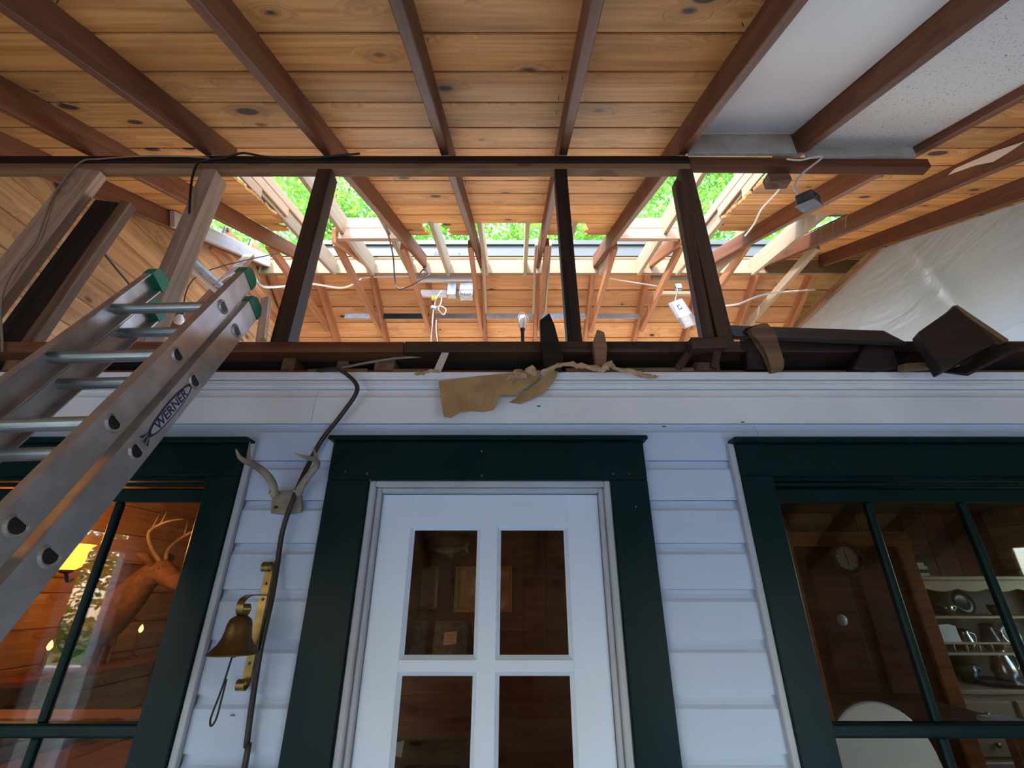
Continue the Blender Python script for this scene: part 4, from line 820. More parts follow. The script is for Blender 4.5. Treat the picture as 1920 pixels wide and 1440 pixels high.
# ------------------------------------------------------------------ antler plaque
p = at(535, 958, YW); an = thing('antler_mount', p, 'small pair of antlers on a bone skull cap screwed to the siding', 'antlers')
sk = [at(x, y, 1.618) for x, y in ((505, 962), (511, 950), (508, 932), (510, 922), (530, 921), (556, 918), (564, 928), (563, 955), (565, 959), (548, 962), (525, 964))]
prism('skull_cap', sk, (0, 0.022, 0), M_bone, an, 0.005)
for px, py in ((517, 951), (541, 952)):
    q = at(px, py, 1.614); bm = bmesh.new(); bmesh.ops.create_cone(bm, cap_ends=True, segments=10, radius1=0.005, radius2=0.005, depth=0.006, matrix=Matrix.Translation(q) @ Matrix.Rotation(R(90), 4, 'X')); mk('screw', bm, M_black, an)
a1 = tube('antler', [at(516, 930, 1.61), at(512, 908, 1.585), at(500, 890, 1.55), at(481, 874, 1.52), at(464, 866, 1.49), at(450, 858, 1.465), at(442, 842, 1.45)], [0.013, 0.013, 0.0125, 0.011, 0.010, 0.007, 0.002], M_bone, an, 10)
tube('tine', [at(468, 867, 1.495), at(466, 850, 1.48), at(469, 828, 1.47)], [0.008, 0.006, 0.001], M_bone, a1, 8)
lathe('burr', [(0.0, 0), (0.019, 0.001), (0.017, 0.010), (0.0, 0.012)], at(514, 926, 1.605), M_bone, an, 10, cap=False)
a2 = tube('antler', [at(557, 928, 1.61), at(566, 910, 1.585), at(582, 888, 1.555), at(594, 872, 1.53), at(591, 862, 1.50), at(575, 858, 1.475), at(551, 850, 1.45)], [0.013, 0.013, 0.012, 0.011, 0.009, 0.007, 0.001], M_bone, an, 10)
tube('tine', [at(593, 866, 1.515), at(592, 855, 1.50), at(588, 838, 1.49)], [0.008, 0.006, 0.001], M_bone, a2, 8)
lathe('burr', [(0.0, 0), (0.019, 0.001), (0.017, 0.010), (0.0, 0.012)], at(558, 924, 1.605), M_bone, an, 10)

# ------------------------------------------------------------------ brass bell
BX = at(497, 1100, 1.63).x; bell = thing('wall_bell', V(BX, YW, -0.26), 'aged brass dinner bell on a scrolled wall bracket', 'bell')
zt, zb = at(499, 1065, 1.632).z, at(455, 1280, 1.632).z
def ribbon(nm_, pts, half, mat, thick=0.003, axis=Vector((1, 0, 0)), par=bell):
    P = smooth_path(pts, 5); bm = bmesh.new(); rows = []
    for i, q in enumerate(P):
        t = (P[min(i + 1, len(P) - 1)] - P[max(i - 1, 0)]).normalized(); nn = axis.cross(t).normalized()
        rows.append([bm.verts.new(q + axis * a_ * half + nn * b_ * thick / 2) for a_, b_ in ((-1, -1), (1, -1), (1, 1), (-1, 1))])
    for i in range(len(P) - 1):
        for j in range(4): bm.faces.new((rows[i][j], rows[i][(j + 1) % 4], rows[i + 1][(j + 1) % 4], rows[i + 1][j]))
    bm.faces.new(rows[0][::-1]); bm.faces.new(rows[-1]); return mk(nm_, bm, mat, par)
bx_ = BX
def BP(y, z): return Vector((bx_, y, z))
r = 0.020
sp_t = [BP(1.634 - r + r * math.cos(a), zt + r * math.sin(a)) for a in [R(-10 + 32 * i) for i in range(11)]]
sp_t = [BP(1.634 - r + (r - 0.0011 * i) * math.cos(R(32 * i)), zt + (r - 0.0011 * i) * math.sin(R(32 * i))) for i in range(11)]
sp_b = [BP(1.634 - r + (r - 0.0011 * i) * math.cos(R(-32 * i)), zb + (r - 0.0011 * i) * math.sin(R(-32 * i))) for i in range(11)]
ribbon('wall_strap', sp_t[::-1] + [BP(1.634, zt - 0.06), BP(1.634, (zt + zb) / 2), BP(1.634, zb + 0.06)] + sp_b, 0.0125, M_brass)
za = at(492, 1116, 1.632).z; yb_ = 1.535
arm = [BP(1.632, za), BP(1.60, za + 0.001), BP(yb_ + 0.01, za), BP(yb_ - 0.022, za - 0.012), BP(yb_ - 0.030, za - 0.034), BP(yb_ - 0.014, za - 0.054), BP(yb_ + 0.008, za - 0.052), BP(yb_ + 0.016, za - 0.036), BP(yb_ + 0.006, za - 0.024)]
ribbon('scroll_arm', arm, 0.011, M_brass)
zr = za - 0.056; bc_ = Vector((bx_, yb_ - 0.008, zr))
lathe('bell_cup', [(0.0, 0.002), (0.018, 0.0), (0.029, -0.008), (0.034, -0.022), (0.036, -0.04), (0.040, -0.058), (0.048, -0.074), (0.061, -0.088), (0.068, -0.095), (0.070, -0.099), (0.066, -0.099), (0.056, -0.088), (0.044, -0.074), (0.036, -0.055), (0.030, -0.02), (0.0, -0.012)], bc_, M_brass2, bell, 36)
tube('clapper', [bc_ + Vector((0, 0, -0.01)), bc_ + Vector((0, 0.004, -0.085)), bc_ + Vector((0, 0.005, -0.095)), bc_ + Vector((0, 0.005, -0.108))], [0.003, 0.004, 0.011, 0.006], M_black, bell)
cl = bc_ + Vector((0, -0.002, -0.10))
tube('lanyard', [cl, cl + Vector((-0.004, -0.004, -0.06)), cl + Vector((-0.010, -0.004, -0.10)), cl + Vector((-0.018, -0.006, -0.15)), cl + Vector((-0.012, -0.006, -0.168)), cl + Vector((-0.003, -0.005, -0.15)), cl + Vector((-0.001, -0.004, -0.10)), cl + Vector((0, -0.003, -0.06))], 0.0028, M_black, bell, 6)
for z in (za + 0.035, zb + 0.05, za - 0.012):
    bm = bmesh.new(); bmesh.ops.create_icosphere(bm, subdivisions=1, radius=0.005, matrix=Matrix.Translation(Vector((bx_, 1.632, z)))); mk('screw', bm, M_aludark, bell)

# ------------------------------------------------------------------ room seen through the left window
LP = at(132, 1048, 2.4); lamp = thing('hanging_lamp', Vector((LP.x, LP.y, LP.z - 0.08)), 'glowing amber fluted glass lamp behind the ladder-side window', 'lamp')
lathe('lamp_shade', [(0.030, 0.05), (0.052, 0.035), (0.060, 0.0), (0.058, -0.03), (0.066, -0.055), (0.080, -0.068)], LP, M_shade, lamp, 36, rot=Matrix.Rotation(R(180), 4, 'X'), wave=lambda k, u: 0.05 * math.sin(u * 2 * math.pi * 9) * (k > 3))
lathe('bulb', [(0.0, -0.03), (0.018, -0.024), (0.024, -0.005), (0.014, 0.018), (0.010, 0.03)], LP, M_bulb, lamp, 14)
tube('arm', [LP + Vector((0, 0, -0.055)), LP + Vector((-0.02, 0.05, -0.10)), LP + Vector((-0.12, 0.16, -0.08)), Vector((XL + 0.01, LP.y + 0.28, LP.z - 0.06))], 0.008, M_brass, lamp)
lathe('lamp_cup', [(0.0, -0.07), (0.026, -0.062), (0.032, -0.05), (0.0, -0.045)], LP, M_brass, lamp, 16)
pt = bpy.data.lights.new('lamp_light', 'POINT'); pt.energy = 8; pt.color = (1.0, 0.42, 0.10); pt.shadow_soft_size = 0.05; po = bpy.data.objects.new('lamp_light', pt); COL.objects.link(po); po.parent = lamp; po.location = (0, 0, 0.20)
dm = Vector((-2.70, 3.25, -0.12 + CZ)); deer = thing('deer_head_mount', dm + Vector((0, 0, -0.3)), 'brown deer head trophy with antlers on the room wall', 'trophy')
lathe('plaque', [(0.0, 0.0), (0.20, 0.0), (0.21, 0.012), (0.19, 0.024), (0.0, 0.026)], Vector((XL, dm.y, dm.z - 0.02)), M_panel, deer, 24, rot=Matrix.Rotation(R(90), 4, 'Y'))
h = dm + Vector((0.42, -0.02, 0.34))
bm = bmesh.new(); tube_bm(bm, [dm + Vector((-0.02, 0, -0.02)), dm + Vector((0.10, 0, 0.02)), dm + Vector((0.22, 0, 0.14)), dm + Vector((0.31, 0, 0.27)), h, h + Vector((0.10, 0, -0.05)), h + Vector((0.20, 0, -0.10)), h + Vector((0.235, 0, -0.115))], [0.19, 0.175, 0.125, 0.095, 0.085, 0.068, 0.045, 0.03], 18, 5)
head = mk('deer_body', bm, M_fur, deer, smooth=True)
for s_ in (-1, 1):
    tube('ear', [h + Vector((-0.02, s_ * 0.06, 0.04)), h + Vector((-0.05, s_ * 0.13, 0.09)), h + Vector((-0.07, s_ * 0.19, 0.11))], [0.02, 0.035, 0.004], M_fur, deer, 8)
    al = tube('antler', [h + Vector((0.0, s_ * 0.03, 0.07)), h + Vector((-0.05, s_ * 0.10, 0.17)), h + Vector((-0.03, s_ * 0.19, 0.27)), h + Vector((0.08, s_ * 0.20, 0.34)), h + Vector((0.17, s_ * 0.14, 0.37))], [0.016, 0.014, 0.012, 0.009, 0.003], M_bone, deer, 8)
    for a_, b_ in (((-0.02, 0.19, 0.28), (-0.01, 0.17, 0.40)), ((0.05, 0.205, 0.325), (0.05, 0.18, 0.43))): tube('tine', [h + Vector((a_[0], s_ * a_[1], a_[2])), h + Vector((b_[0], s_ * b_[1], b_[2]))], [0.009, 0.002], M_bone, al, 6)
    bm = bmesh.new(); bmesh.ops.create_icosphere(bm, subdivisions=2, radius=0.014, matrix=Matrix.Translation(h + Vector((0.04, s_ * 0.066, 0.01)))); mk('eye', bm, M_black, deer, smooth=True)
bm = bmesh.new(); bmesh.ops.create_icosphere(bm, subdivisions=2, radius=0.028, matrix=Matrix.Translation(h + Vector((0.225, 0, -0.105)))); mk('nose', bm, M_black, deer, smooth=True)
deer.scale = (0.85, 0.85, 0.85)
sz_ = -0.42; shf = tag(bxr('wall_shelf', XL, XL + 0.22, 2.75, 4.4, sz_ - 0.03, sz_, M_panel2, None, 0.004), 'wooden shelf on the room wall under the deer head', 'shelf')
fg = Vector((-2.62, 3.35, sz_ + CZ)); fig = thing('deer_figurine', fg, 'small antlered deer figurine standing on the room shelf', 'figurine')
bm = bmesh.new(); tube_bm(bm, [fg + Vector((-0.06, 0.06, 0.13)), fg + Vector((0, 0, 0.14)), fg + Vector((0.06, -0.06, 0.14)), fg + Vector((0.08, -0.08, 0.21)), fg + Vector((0.09, -0.09, 0.24)), fg + Vector((0.12, -0.11, 0.22))], [0.025, 0.034, 0.032, 0.018, 0.02, 0.008], 10, 4); mk('figurine_body', bm, M_fur, fig, smooth=True)
for a_, b_ in ((-0.05, 0.05), (0.05, -0.05)):
    for e_ in (-0.015, 0.015): tube('leg', [fg + Vector((a_ + e_, b_ + e_, 0.13)), fg + Vector((a_ + e_, b_ + e_, 0.0))], [0.011, 0.006], M_fur, fig, 6)
for s_ in (-1, 1): tube('antler', [fg + Vector((0.085, -0.085, 0.255)), fg + Vector((0.085 + 0.03 * s_, -0.085 + 0.03 * s_, 0.29)), fg + Vector((0.085 + 0.05 * s_, -0.085 + 0.04 * s_, 0.34))], [0.004, 0.004, 0.002], M_bone, fig, 6)
for k, (yy, h_, lb) in enumerate(((3.62, 0.16, 'lit electric candle on the room shelf beside the figurine'), (2.95, 0.12, 'short lit electric candle at the near end of the shelf'))):
    q = Vector((-2.63, yy, sz_ + CZ)); c_ = thing('electric_candle', q, lb, 'candle')
    lathe('stem', [(0.0, 0), (0.035, 0.002), (0.03, 0.012), (0.012, 0.02), (0.012, h_), (0.0, h_)], q, M_brass, c_, 14); lathe('flame_bulb', [(0.006, h_), (0.014, h_ + 0.014), (0.010, h_ + 0.034), (0.0, h_ + 0.05)], q, M_flame, c_, 12)
tb = thing('round_table', Vector((-2.0, 2.65, 0)), 'small round table with a lilac cloth inside the ladder-side window', 'table')
lathe('pedestal', [(0.22, 0.0), (0.20, 0.03), (0.05, 0.08), (0.04, 0.9), (0.2, 0.93)], Vector((-2.0, 2.65, 0)), M_panel, tb, 20)
lathe('tablecloth', [(0.0, 0.965), (0.40, 0.965), (0.44, 0.95), (0.46, 0.80), (0.48, 0.62)], Vector((-2.0, 2.65, 0)), M_lilac, tb, 48, wave=lambda k, u: 0.03 * math.sin(u * 2 * math.pi * 11) * (k > 2))
# glowing inner sill
tag(bxr('inner_sill', -2.10, -1.10, 1.79, 1.92, -0.40, -0.375, M_panel2, None, 0.003), 'orange wooden ledge just inside the ladder-side window', 'sill')

# ------------------------------------------------------------------ room seen through the door
yb2 = YB - 0.018
def picture(px0, py0, px1, py1, inner, lb):
    a = at(px0, py1, yb2); b = at(px1, py0, yb2); f = thing('framed_picture', Vector(((a.x + b.x) / 2, yb2, a.z)), lb, 'picture')
    t = 0.03
    bx('print', (a.x + t, yb2 - 0.012, a.z + t), (b.x - t, yb2 - 0.004, b.z - t), inner, f)
    for lo, hi in (((a.x, a.z), (b.x, a.z + t)), ((a.x, b.z - t), (b.x, b.z)), ((a.x, a.z + t), (a.x + t, b.z - t)), ((b.x - t, a.z + t), (b.x, b.z - t))): bx('frame_bar', (lo[0], yb2 - 0.028, lo[1]), (hi[0], yb2, hi[1]), M_gold, f, 0.004)
picture(757, 1062, 824, 1143, M_paper, 'pale pinkish framed picture on the wall behind the door')
picture(850, 1062, 960, 1148, M_print, 'sepia framed picture on the wall behind the door')
q = at(842, 1030, yb2); fm = thing('fish_mount', q, 'mounted fish on a dark oval board behind the door glass', 'trophy')
bm = bmesh.new(); lathe_bm(bm, [(0.0, 0), (0.20, 0.0), (0.20, 0.02), (0.0, 0.022)], Matrix.Translation(q + Vector((0, 0, 0.03))) @ Matrix.Rotation(R(90), 4, 'X') @ Matrix.Diagonal((1.25, 0.62, 1, 1)), 28); mk('backing_board', bm, M_char, fm, smooth=False)
bm = bmesh.new(); tube_bm(bm, [q + Vector((-0.17, -0.05, 0)), q + Vector((-0.09, -0.05, -0.005)), q + Vector((0.0, -0.05, -0.012)), q + Vector((0.09, -0.05, 0.0)), q + Vector((0.14, -0.05, 0.012))], [0.008, 0.04, 0.048, 0.028, 0.010], 12, 5); fb = mk('fish_body', bm, M_fish, fm, smooth=True)
prism('tail_fin', [q + Vector(v) for v in ((0.135, -0.05, 0.012), (0.19, -0.05, 0.06), (0.18, -0.05, 0.01), (0.19, -0.05, -0.04))], (0, 0.006, 0), M_fish, fm); prism('belly_fin', [q + Vector(v) for v in ((-0.02, -0.05, -0.05), (0.04, -0.05, -0.09), (0.05, -0.05, -0.045))], (0, 0.006, 0), M_fish, fm)
sz2 = at(840, 1240, 4.2).z
sb = tag(bx('sideboard', (-1.0 + 0.16, 3.95, sz2 - 0.95), (0.55, YB - 0.02, sz2), M_panel, None, 0.01), 'dark red wooden sideboard behind the door glass', 'sideboard')
for px, w_, lb, note in ((768, 0.24, 'dark cushion leaning on the sideboard, half hidden by the door stile', False), (842, 0.28, 'grey checked cushion with a paper note behind the door glass', True)):
    q = at(px, 1235, 4.3); c_ = thing('cushion', q, lb, 'cushion'); bm = bmesh.new()
    bmesh.ops.create_cube(bm, size=1); bmesh.ops.subdivide_edges(bm, edges=bm.edges[:], cuts=6, use_grid_fill=True)
    for v in bm.verts:
        x, y_, z_ = v.co; e = (1 - (2 * x) ** 4) * (1 - (2 * z_) ** 4); v.co = Vector((x * w_, y_ * (0.03 + 0.10 * max(e, 0)), (z_ + 0.5) * 0.27)) ; v.co.y += (v.co.z) * 0.25; v.co += q
    mk('cushion_cover', bm, M_cushion, c_, smooth=True)
    if note:
        nt_ = prism('note', [q + Vector(v) for v in ((-0.045, -0.055, 0.10), (0.06, -0.055, 0.11), (0.06, -0.03, 0.20), (-0.045, -0.03, 0.19))], (0, 0.003, 0), M_paper, c_)
        for k in range(3): bm = bmesh.new(); c0 = q + Vector((0.0, -0.0525 + 0.007 * k, 0.125 + 0.022 * k)); box(bm, c0 - Vector((0.03, 0.003, 0.002)), c0 + Vector((0.035, 0.0, 0.002))); mk('handwriting', bm, M_print, nt_)
q = at(745, 1405, 2.2); tag(prism('paper_slip', [at(x, y, 2.2) for x, y in ((738, 1418), (741, 1392), (758, 1388), (752, 1420))], (0, 0.003, 0), M_lblue, None), 'crumpled white paper slip behind the lower door pane', 'paper')
tag(bx('side_table', (-0.75, 2.14, 0.9), (-0.2, 2.5, q.z - 0.035 + 0.0), M_char, None, 0.01), 'dark little cabinet just behind the lower door panes', 'cabinet')

# ------------------------------------------------------------------ room seen through the right window
q = at(1585, 1047, 3.47); ck = thing('wall_clock', q - Vector((0, 0, 0.12)), 'round dark-rimmed wall clock on the plank door', 'clock')
rx = Matrix.Rotation(R(90), 4, 'X')
lathe('rim', [(0.075, 0.0), (0.115, 0.0), (0.12, 0.012), (0.105, 0.03), (0.078, 0.022)], q, M_dark, ck, 36, rot=rx); lathe('dial', [(0.0, 0.012), (0.08, 0.012)], q, M_paper, ck, 32, rot=rx)
for ang, l_ in ((-8, 0.062), (175, 0.045)): e = Vector((math.sin(R(ang)), 0, math.cos(R(ang)))); tube('hand', [q + Vector((0, -0.016, 0)), q + Vector((0, -0.016, 0)) + e * l_], [0.004, 0.002], M_black, ck, 5, 2)
for k in range(12): e = Vector((math.sin(R(30 * k)), 0, math.cos(R(30 * k)))); c0 = q + e * 0.066 + Vector((0, -0.0125, 0)); bm = bmesh.new(); bmesh.ops.create_cube(bm, size=0.006, matrix=Matrix.Translation(c0)); mk('hour_mark', bm, M_black, ck)
HX0, HX1, HY0, HY1 = 3.02, 4.45, 3.88, 4.35
hz = lambda y, Y=3.9: at(1750, y, Y).z
zc = hz(1288); H = thing('hutch', Vector(((HX0 + HX1) / 2, 4.1, 0)), 'honey coloured hutch full of dishes behind the far window', 'hutch')
bx('base_cabinet', (HX0 - 0.04, HY0 - 0.06, 0.0), (HX1, HY1, zc - 0.03), M_hutch, H, 0.004); bx('worktop', (HX0 - 0.07, HY0 - 0.09, zc - 0.03), (HX1 + 0.02, HY1, zc), M_hutch, H, 0.006)
bx('back_panel', (HX0, HY1 - 0.02, zc), (HX1, HY1, hz(1085)), M_hutchdk, H)
for x in (HX0, HX1 - 0.03):
    prism('side_panel', [Vector((x, y_, z_)) for y_, z_ in ((HY1, zc), (HY0 + 0.14, zc), (HY0 + 0.10, zc + 0.10), (HY0 + 0.16, zc + 0.2), (HY0 + 0.1, hz(1150)), (HY0 + 0.16, hz(1120)), (HY0 + 0.06, hz(1098)), (HY0 + 0.06, hz(1085)), (HY1, hz(1085)))], (0.03, 0, 0), M_hutch, H)
bx('cornice', (HX0 - 0.04, HY0 + 0.02, hz(1088)), (HX1 + 0.02, HY1, hz(1080)), M_hutch, H, 0.006)
bm = bmesh.new(); nsc = 24; zt_ = hz(1088); prev = None; top = []; bot = []
for k in range(nsc + 1):
    x = HX0 + (HX1 - HX0) * k / nsc; top.append(bm.verts.new((x, HY0 + 0.05, zt_))); bot.append(bm.verts.new((x, HY0 + 0.05, zt_ - 0.06 - 0.022 * abs(math.sin(k * math.pi / 4)))))
for k in range(nsc): bm.faces.new((bot[k], bot[k + 1], top[k + 1], top[k]))
r_ = bmesh.ops.extrude_face_region(bm, geom=bm.faces[:]); bmesh.ops.translate(bm, verts=[v for v in r_['geom'] if isinstance(v, bmesh.types.BMVert)], vec=(0, 0.02, 0)); mk('scalloped_valance', bm, M_hutch, H)
shz = [hz(1155, 4.0), hz(1224, 4.0)]
for z_ in shz: bx('shelf', (HX0 + 0.03, HY0 + 0.14, z_ - 0.02), (HX1 - 0.03, HY1 - 0.02, z_), M_hutch, H, 0.003)
bx('plate_rail', (HX0 + 0.03, HY0 + 0.13, shz[1] + 0.055), (HX1 - 0.03, HY0 + 0.145, shz[1] + 0.07), M_hutch, H, 0.002)
for k in range(14): x = HX0 + 0.07 + 0.098 * k; tube('spindle', [(x, HY0 + 0.14, shz[1]), (x, HY0 + 0.14, shz[1] + 0.03), (x, HY0 + 0.14, shz[1] + 0.06)], [0.006, 0.010, 0.006], M_hutch, H, 6, 2)
for r_ in range(3):
    for c_ in range(3):
        x0 = HX0 + 0.02 + 0.46 * c_; z1_ = zc - 0.07 - 0.17 * r_
        dr = bx('drawer', (x0, HY0 - 0.078, z1_ - 0.145), (x0 + 0.43, HY0 - 0.055, z1_), M_hutch, H, 0.008)
        lathe('drawer_knob', [(0.0, 0.03), (0.016, 0.026), (0.018, 0.016), (0.008, 0.008), (0.008, 0)], Vector((x0 + 0.215, HY0 - 0.078, z1_ - 0.072)), M_brass, dr, 10, rot=rx)
def dish(kind, x, z_, s, mat, lb, cat, y_=4.16):
    p = Vector((x, y_, z_)); o = None
    if kind == 'jug':
        o = thing('jug', p, lb, cat, 'dishes on the hutch'); lathe('jug_body', [(0.0, 0.0), (0.045 * s, 0.0), (0.062 * s, 0.05 * s), (0.05 * s, 0.10 * s), (0.036 * s, 0.14 * s), (0.044 * s, 0.17 * s), (0.036 * s, 0.165 * s), (0.03 * s, 0.13 * s)], p, mat, o, 18)
        tube('jug_handle', [p + Vector((0.045 * s, 0, 0.14 * s)), p + Vector((0.09 * s, 0, 0.12 * s)), p + Vector((0.085 * s, 0, 0.07 * s)), p + Vector((0.058 * s, 0, 0.05 * s))], 0.007 * s, mat, o, 6)
    elif kind == 'cup':
        o = thing('cup', p, lb, cat, 'dishes on the hutch'); lathe('cup_body', [(0.0, 0.0), (0.03 * s, 0.0), (0.05 * s, 0.04 * s), (0.055 * s, 0.085 * s), (0.05 * s, 0.085 * s), (0.03 * s, 0.01)], p, mat, o, 18); tube('cup_handle', [p + Vector((0.05 * s, 0, 0.07 * s)), p + Vector((0.085 * s, 0, 0.06 * s)), p + Vector((0.05 * s, 0, 0.025 * s))], 0.005 * s, mat, o, 6)
    elif kind == 'plate':
        o = tag(lathe('plate', [(0.0, 0.0), (0.06 * s, 0.0), (0.10 * s, 0.016 * s), (0.10 * s, 0.022 * s), (0.06 * s, 0.008 * s), (0.0, 0.008 * s)], Vector((x, y_ + 0.06, z_ + 0.10 * s)), mat, None, 28, rot=Matrix.Rotation(R(78), 4, 'X')), lb, cat, 'dishes on the hutch')
    elif kind == 'platter':
        o = tag(lathe('platter', [(0.0, 0.0), (0.16 * s, 0.0), (0.22 * s, 0.02), (0.23 * s, 0.026), (0.16 * s, 0.008), (0.0, 0.008)], p, mat, None, 32), lb, cat, 'dishes on the hutch')
    return o
dish('jug', 3.35, shz[0], 0.7, M_darkgl, 'small dark jug on the top hutch shelf', 'jug'); dish('cup', 3.55, shz[0], 1.0, M_pewter, 'pewter cup on the top hutch shelf', 'cup'); dish('plate', 3.75, shz[0], 0.9, M_darkgl, 'dark plate on the top hutch shelf', 'plate')
dish('cup', 3.95, shz[0], 0.9, M_darkgl, 'dark cup at the far end of the top hutch shelf', 'cup')
dish('jug', 3.62, shz[1], 0.9, M_pewter, 'pewter jug on the middle hutch shelf', 'jug'); dish('jug', 3.82, shz[1], 1.1, M_darkgl, 'tall dark jug on the middle hutch shelf', 'jug'); dish('plate', 4.05, shz[1], 1.0, M_pewter, 'pewter plate on the middle hutch shelf', 'plate')
dish('jug', 3.80, zc, 1.35, M_pewter, 'large pewter pitcher on the hutch worktop', 'jug', 4.12); dish('cup', 3.48, zc, 1.4, M_darkgl, 'dark mug on the hutch worktop', 'cup', 4.1); dish('platter', 3.66, zc, 0.9, M_pewter, 'oval pewter platter at the front of the hutch worktop', 'platter', 3.98); dish('jug', 4.12, zc, 1.0, M_darkgl, 'dark jug at the far end of the hutch worktop', 'jug', 4.1)
sc = [at(x, y, 4.02) for x, y in ((1745, 1208), (1735, 1178), (1742, 1170), (1765, 1172), (1778, 1170), (1792, 1174), (1797, 1190), (1806, 1206))]
tag(prism('serving_tray', sc, (0, 0.012, 0), M_china, None, 0.002), 'white scalloped tray standing on the middle hutch shelf', 'tray')
q = at(1760, 1250, 3.95); tag(lathe('ornament', [(0.0, 0.0), (0.02, 0.0), (0.014, 0.03), (0.022, 0.06), (0.010, 0.10), (0.0, 0.13)], Vector((3.13, 3.95, zc)), M_china, None, 12), 'small white ornament at the near end of the hutch worktop', 'ornament')
for k, (w_, m_) in enumerate(((0.16, M_lblue), (0.15, M_dark), (0.16, M_paper), (0.14, M_china))): tag(bx('book', (3.22, 4.0, hz(1080) + 0.001 + 0.026 * k), (3.22 + w_, 4.12, hz(1080) + 0.026 * (k + 1)), m_, None, 0.002), f'{["lowest pale blue", "dark second", "cream third", "topmost white"][k]} book of the stack on the hutch top', 'book', 'books on the hutch top')
ch = thing('dining_chair', Vector((1.57, 2.45, 0)), 'grey round-backed chair just behind the far window', 'chair')
bk = [Vector((1.57 + 0.23 * math.cos(R(a)), 2.40, 1.02 + 0.24 * math.sin(R(a)))) for a in range(0, 181, 12)] + [Vector((1.35, 2.40, 0.55)), Vector((1.79, 2.40, 0.55))]
prism('backrest', bk, (0, 0.03, 0), M_chair, ch, 0.006); bx('seat', (1.33, 2.435, 0.43), (1.81, 2.86, 0.47), M_chair, ch, 0.012)
for x in (1.35, 1.75):
    for y_ in (2.44, 2.80): bx('leg', (x, y_, 0), (x + 0.04, y_ + 0.04, 0.43), M_chair, ch, 0.004)
tz = at(1728, 1352, 2.9).z; tbl = thing('dining_table', Vector((2.4, 2.95, 0)), 'dark dining table behind the far window', 'table')
bx('tabletop', (2.05, 2.75, tz - 0.04), (2.62, 3.40, tz), M_panel, tbl, 0.008)
for x in (2.1, 2.5):
    for y_ in (2.8, 3.3): bx('leg', (x, y_, 0), (x + 0.06, y_ + 0.06, tz - 0.04), M_panel, tbl, 0.006)
tag(bx('napkin_stack', (2.42, 2.78, tz), (2.58, 2.90, tz + 0.03), M_china, None, 0.01), 'folded white napkins on the dark dining table', 'napkins')

# ------------------------------------------------------------------ outdoors: deck rail, trees
rl = thing('deck_railing', Vector((-4.6, -2.0, 0)), 'beige boarded deck railing with a white cap outside the porch', 'railing')
bx('rail_cap', (-6.6, -2.09, 0.97), (-2.9, -1.93, 1.01), M_railcap, rl, 0.004)
for k in range(24): bx('baluster_board', (-6.55 + 0.155 * k, -2.02, 0.06), (-6.55 + 0.155 * k + 0.145, -2.0, 0.93), M_rail, rl, 0.003)
bx('rail_beam', (-6.6, -2.04, 0.90), (-2.9, -1.98, 0.97), M_rail, rl, 0.003)
bx('newel_post', (-5.0, -2.08, 0.0), (-4.85, -1.94, 1.10), M_rail, rl, 0.006); bx('newel_post', (-3.1, -2.08, 0.0), (-2.95, -1.94, 1.10), M_rail, rl, 0.006)
tag(bx('bounce_ground', (-9, -9, -0.6), (9, YF - 0.05, -0.25), M_bounce_ground, None, 0.01), kind='structure')  # unseen ground added so daylight bounces up to the porch ceiling
tag(bx('side_deck', (-7.0, -2.3, -0.2), (XL - 0.03, 1.6, -0.04), M_floor, None, 0.004), kind='structure')
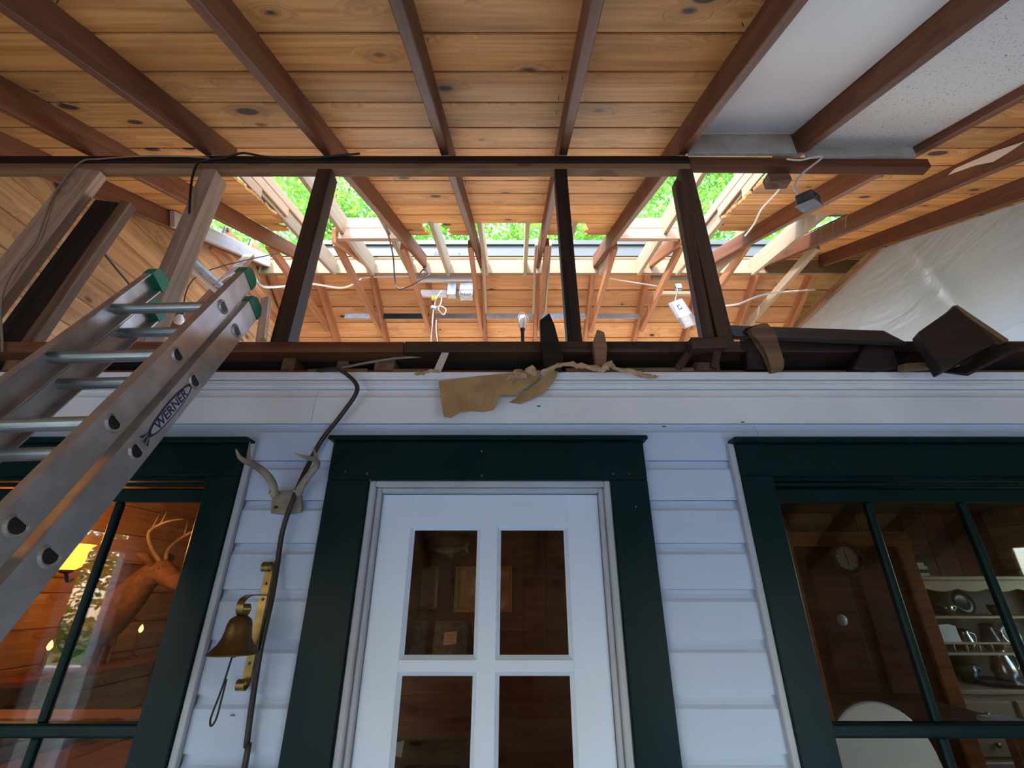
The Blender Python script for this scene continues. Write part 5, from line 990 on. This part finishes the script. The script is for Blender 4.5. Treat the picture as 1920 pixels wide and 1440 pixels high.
def tree(label, loc, H, blobs, nleaf, mat, size=0.13, seed=1, cl=60):
    rr = random.Random(seed); root = thing('tree', loc, label, 'tree', 'trees around the house'); loc = Vector(loc)
    bm = bmesh.new(); tube_bm(bm, [loc, loc + Vector((0.1, 0.05, H * 0.4)), loc + Vector((-0.05, 0.1, H * 0.75)), loc + Vector((0, 0, H))], [0.24, 0.17, 0.10, 0.03], 8, 4); mk('trunk', bm, M_bark, root, smooth=True)
    bm = bmesh.new()
    for c, rad in blobs:
        c = loc + Vector(c); b0 = loc + Vector((0, 0, max(1.5, min(H * 0.8, c.z - loc.z - rad * 0.8)))); m_ = (b0 + c) / 2 + Vector((0, 0, 0.3))
        tube_bm(bm, [b0, m_, c], [0.06, 0.04, 0.012], 5, 3)
        for q in range(4):
            e = Vector((rr.uniform(-1, 1), rr.uniform(-1, 1), rr.uniform(-.6, .8))) * rad * 0.8; tube_bm(bm, [m_, m_ + (c - m_) * 0.5 + e * 0.4, c + e], [0.03, 0.018, 0.005], 4, 2)
    mk('branches', bm, M_bark, root, smooth=True)
    vs = []; fs = []; tot = sum(r_ ** 2 for _, r_ in blobs)
    for c, rad in blobs:
        c = loc + Vector(c); n_ = int(nleaf * rad * rad / tot / cl)
        for _ in range(n_):
            v = Vector((rr.gauss(0, 1), rr.gauss(0, 1), rr.gauss(0, 1))).normalized() * rad * rr.uniform(0.25, 1.0) ** 0.6; cc = c + v; fl_n = Vector((rr.gauss(0, .35), rr.gauss(0, .35), 1)).normalized()
            a1_ = fl_n.orthogonal().normalized(); a2_ = fl_n.cross(a1_)
            for _ in range(cl):
                th_ = rr.uniform(0, 6.283); rd = rr.uniform(0, 0.62); q = cc + (a1_ * math.cos(th_) + a2_ * math.sin(th_)) * rd + fl_n * rr.gauss(0, 0.12)
                nl = (fl_n + Vector((rr.gauss(0, .45), rr.gauss(0, .45), rr.gauss(0, .3)))).normalized(); u = nl.orthogonal().normalized(); u = (Matrix.Rotation(rr.uniform(0, 6.283), 3, nl) @ u); w_ = nl.cross(u); s_ = size * rr.uniform(0.6, 1.25)
                k0 = len(vs); vs += [q - u * s_ * 0.5, q + w_ * s_ * 0.3 + nl * s_ * 0.06, q + u * s_ * 0.6, q - w_ * s_ * 0.3 + nl * s_ * 0.06]; fs.append((k0, k0 + 1, k0 + 2, k0 + 3))
    me = bpy.data.meshes.new('foliage'); me.from_pydata([v - loc for v in vs], [], fs); me.materials.append(mat); f_ = bpy.data.objects.new('foliage', me); COL.objects.link(f_); f_.parent = root
    return root
G = -0.6
tree('leafy tree straight behind the ridge above the door', (0.2, 10.5, G), 9, [((0, -1, 8.4), 2.4), ((1.6, -0.6, 10.2), 2.2), ((-1.4, -0.8, 10.6), 2.2), ((0.2, -0.2, 12.4), 2.4)], 26000, M_leaf, seed=11)
tree('leafy tree behind the ridge towards the ladder side', (-4.6, 10.0, G), 9, [((0, -1, 9.0), 2.5), ((1.6, -0.8, 10.8), 2.3), ((-1.8, -0.6, 11.2), 2.4), ((-0.3, -1.6, 13.0), 2.4)], 26000, M_leaf, seed=12)
tree('leafy tree behind the ridge towards the plastic sheet side', (4.8, 10.2, G), 9, [((0, -1, 9.0), 2.5), ((-1.7, -0.8, 10.8), 2.3), ((1.8, -0.6, 11.2), 2.4), ((0.2, -1.6, 13.0), 2.4)], 26000, M_leaf, seed=13)
tree('tree standing on the lawn beyond the side deck', (-8.5, -1.5, G), 6, [((0, 0, 3.2), 2.2), ((0.8, -1.2, 5.2), 2.0), ((-0.3, 1.4, 5.6), 2.0)], 14000, M_leaf2, seed=14, size=0.16)
tree('tree at the lawn edge behind the beige railing', (-9.5, -6.0, G), 6, [((0, 0, 2.6), 2.4), ((0.8, 1.2, 4.8), 2.2), ((-0.3, -1.4, 5.0), 2.0)], 14000, M_leaf, seed=15, size=0.16)
tree('tree beyond the far side wall of the porch', (10.5, -2.5, G), 5, [((0, 0, 2.4), 2.2), ((-0.8, -1.2, 4.2), 2.0), ((0.3, 1.4, 4.6), 2.0)], 9000, M_leaf2, seed=17, size=0.18)
tree('far tree in front of the porch', (-3.5, -13.0, G), 7, [((0, 0, 3.4), 2.6), ((2.2, 0, 5.2), 2.4), ((-2.0, 0.4, 5.4), 2.4)], 12000, M_leaf2, seed=16, size=0.2)
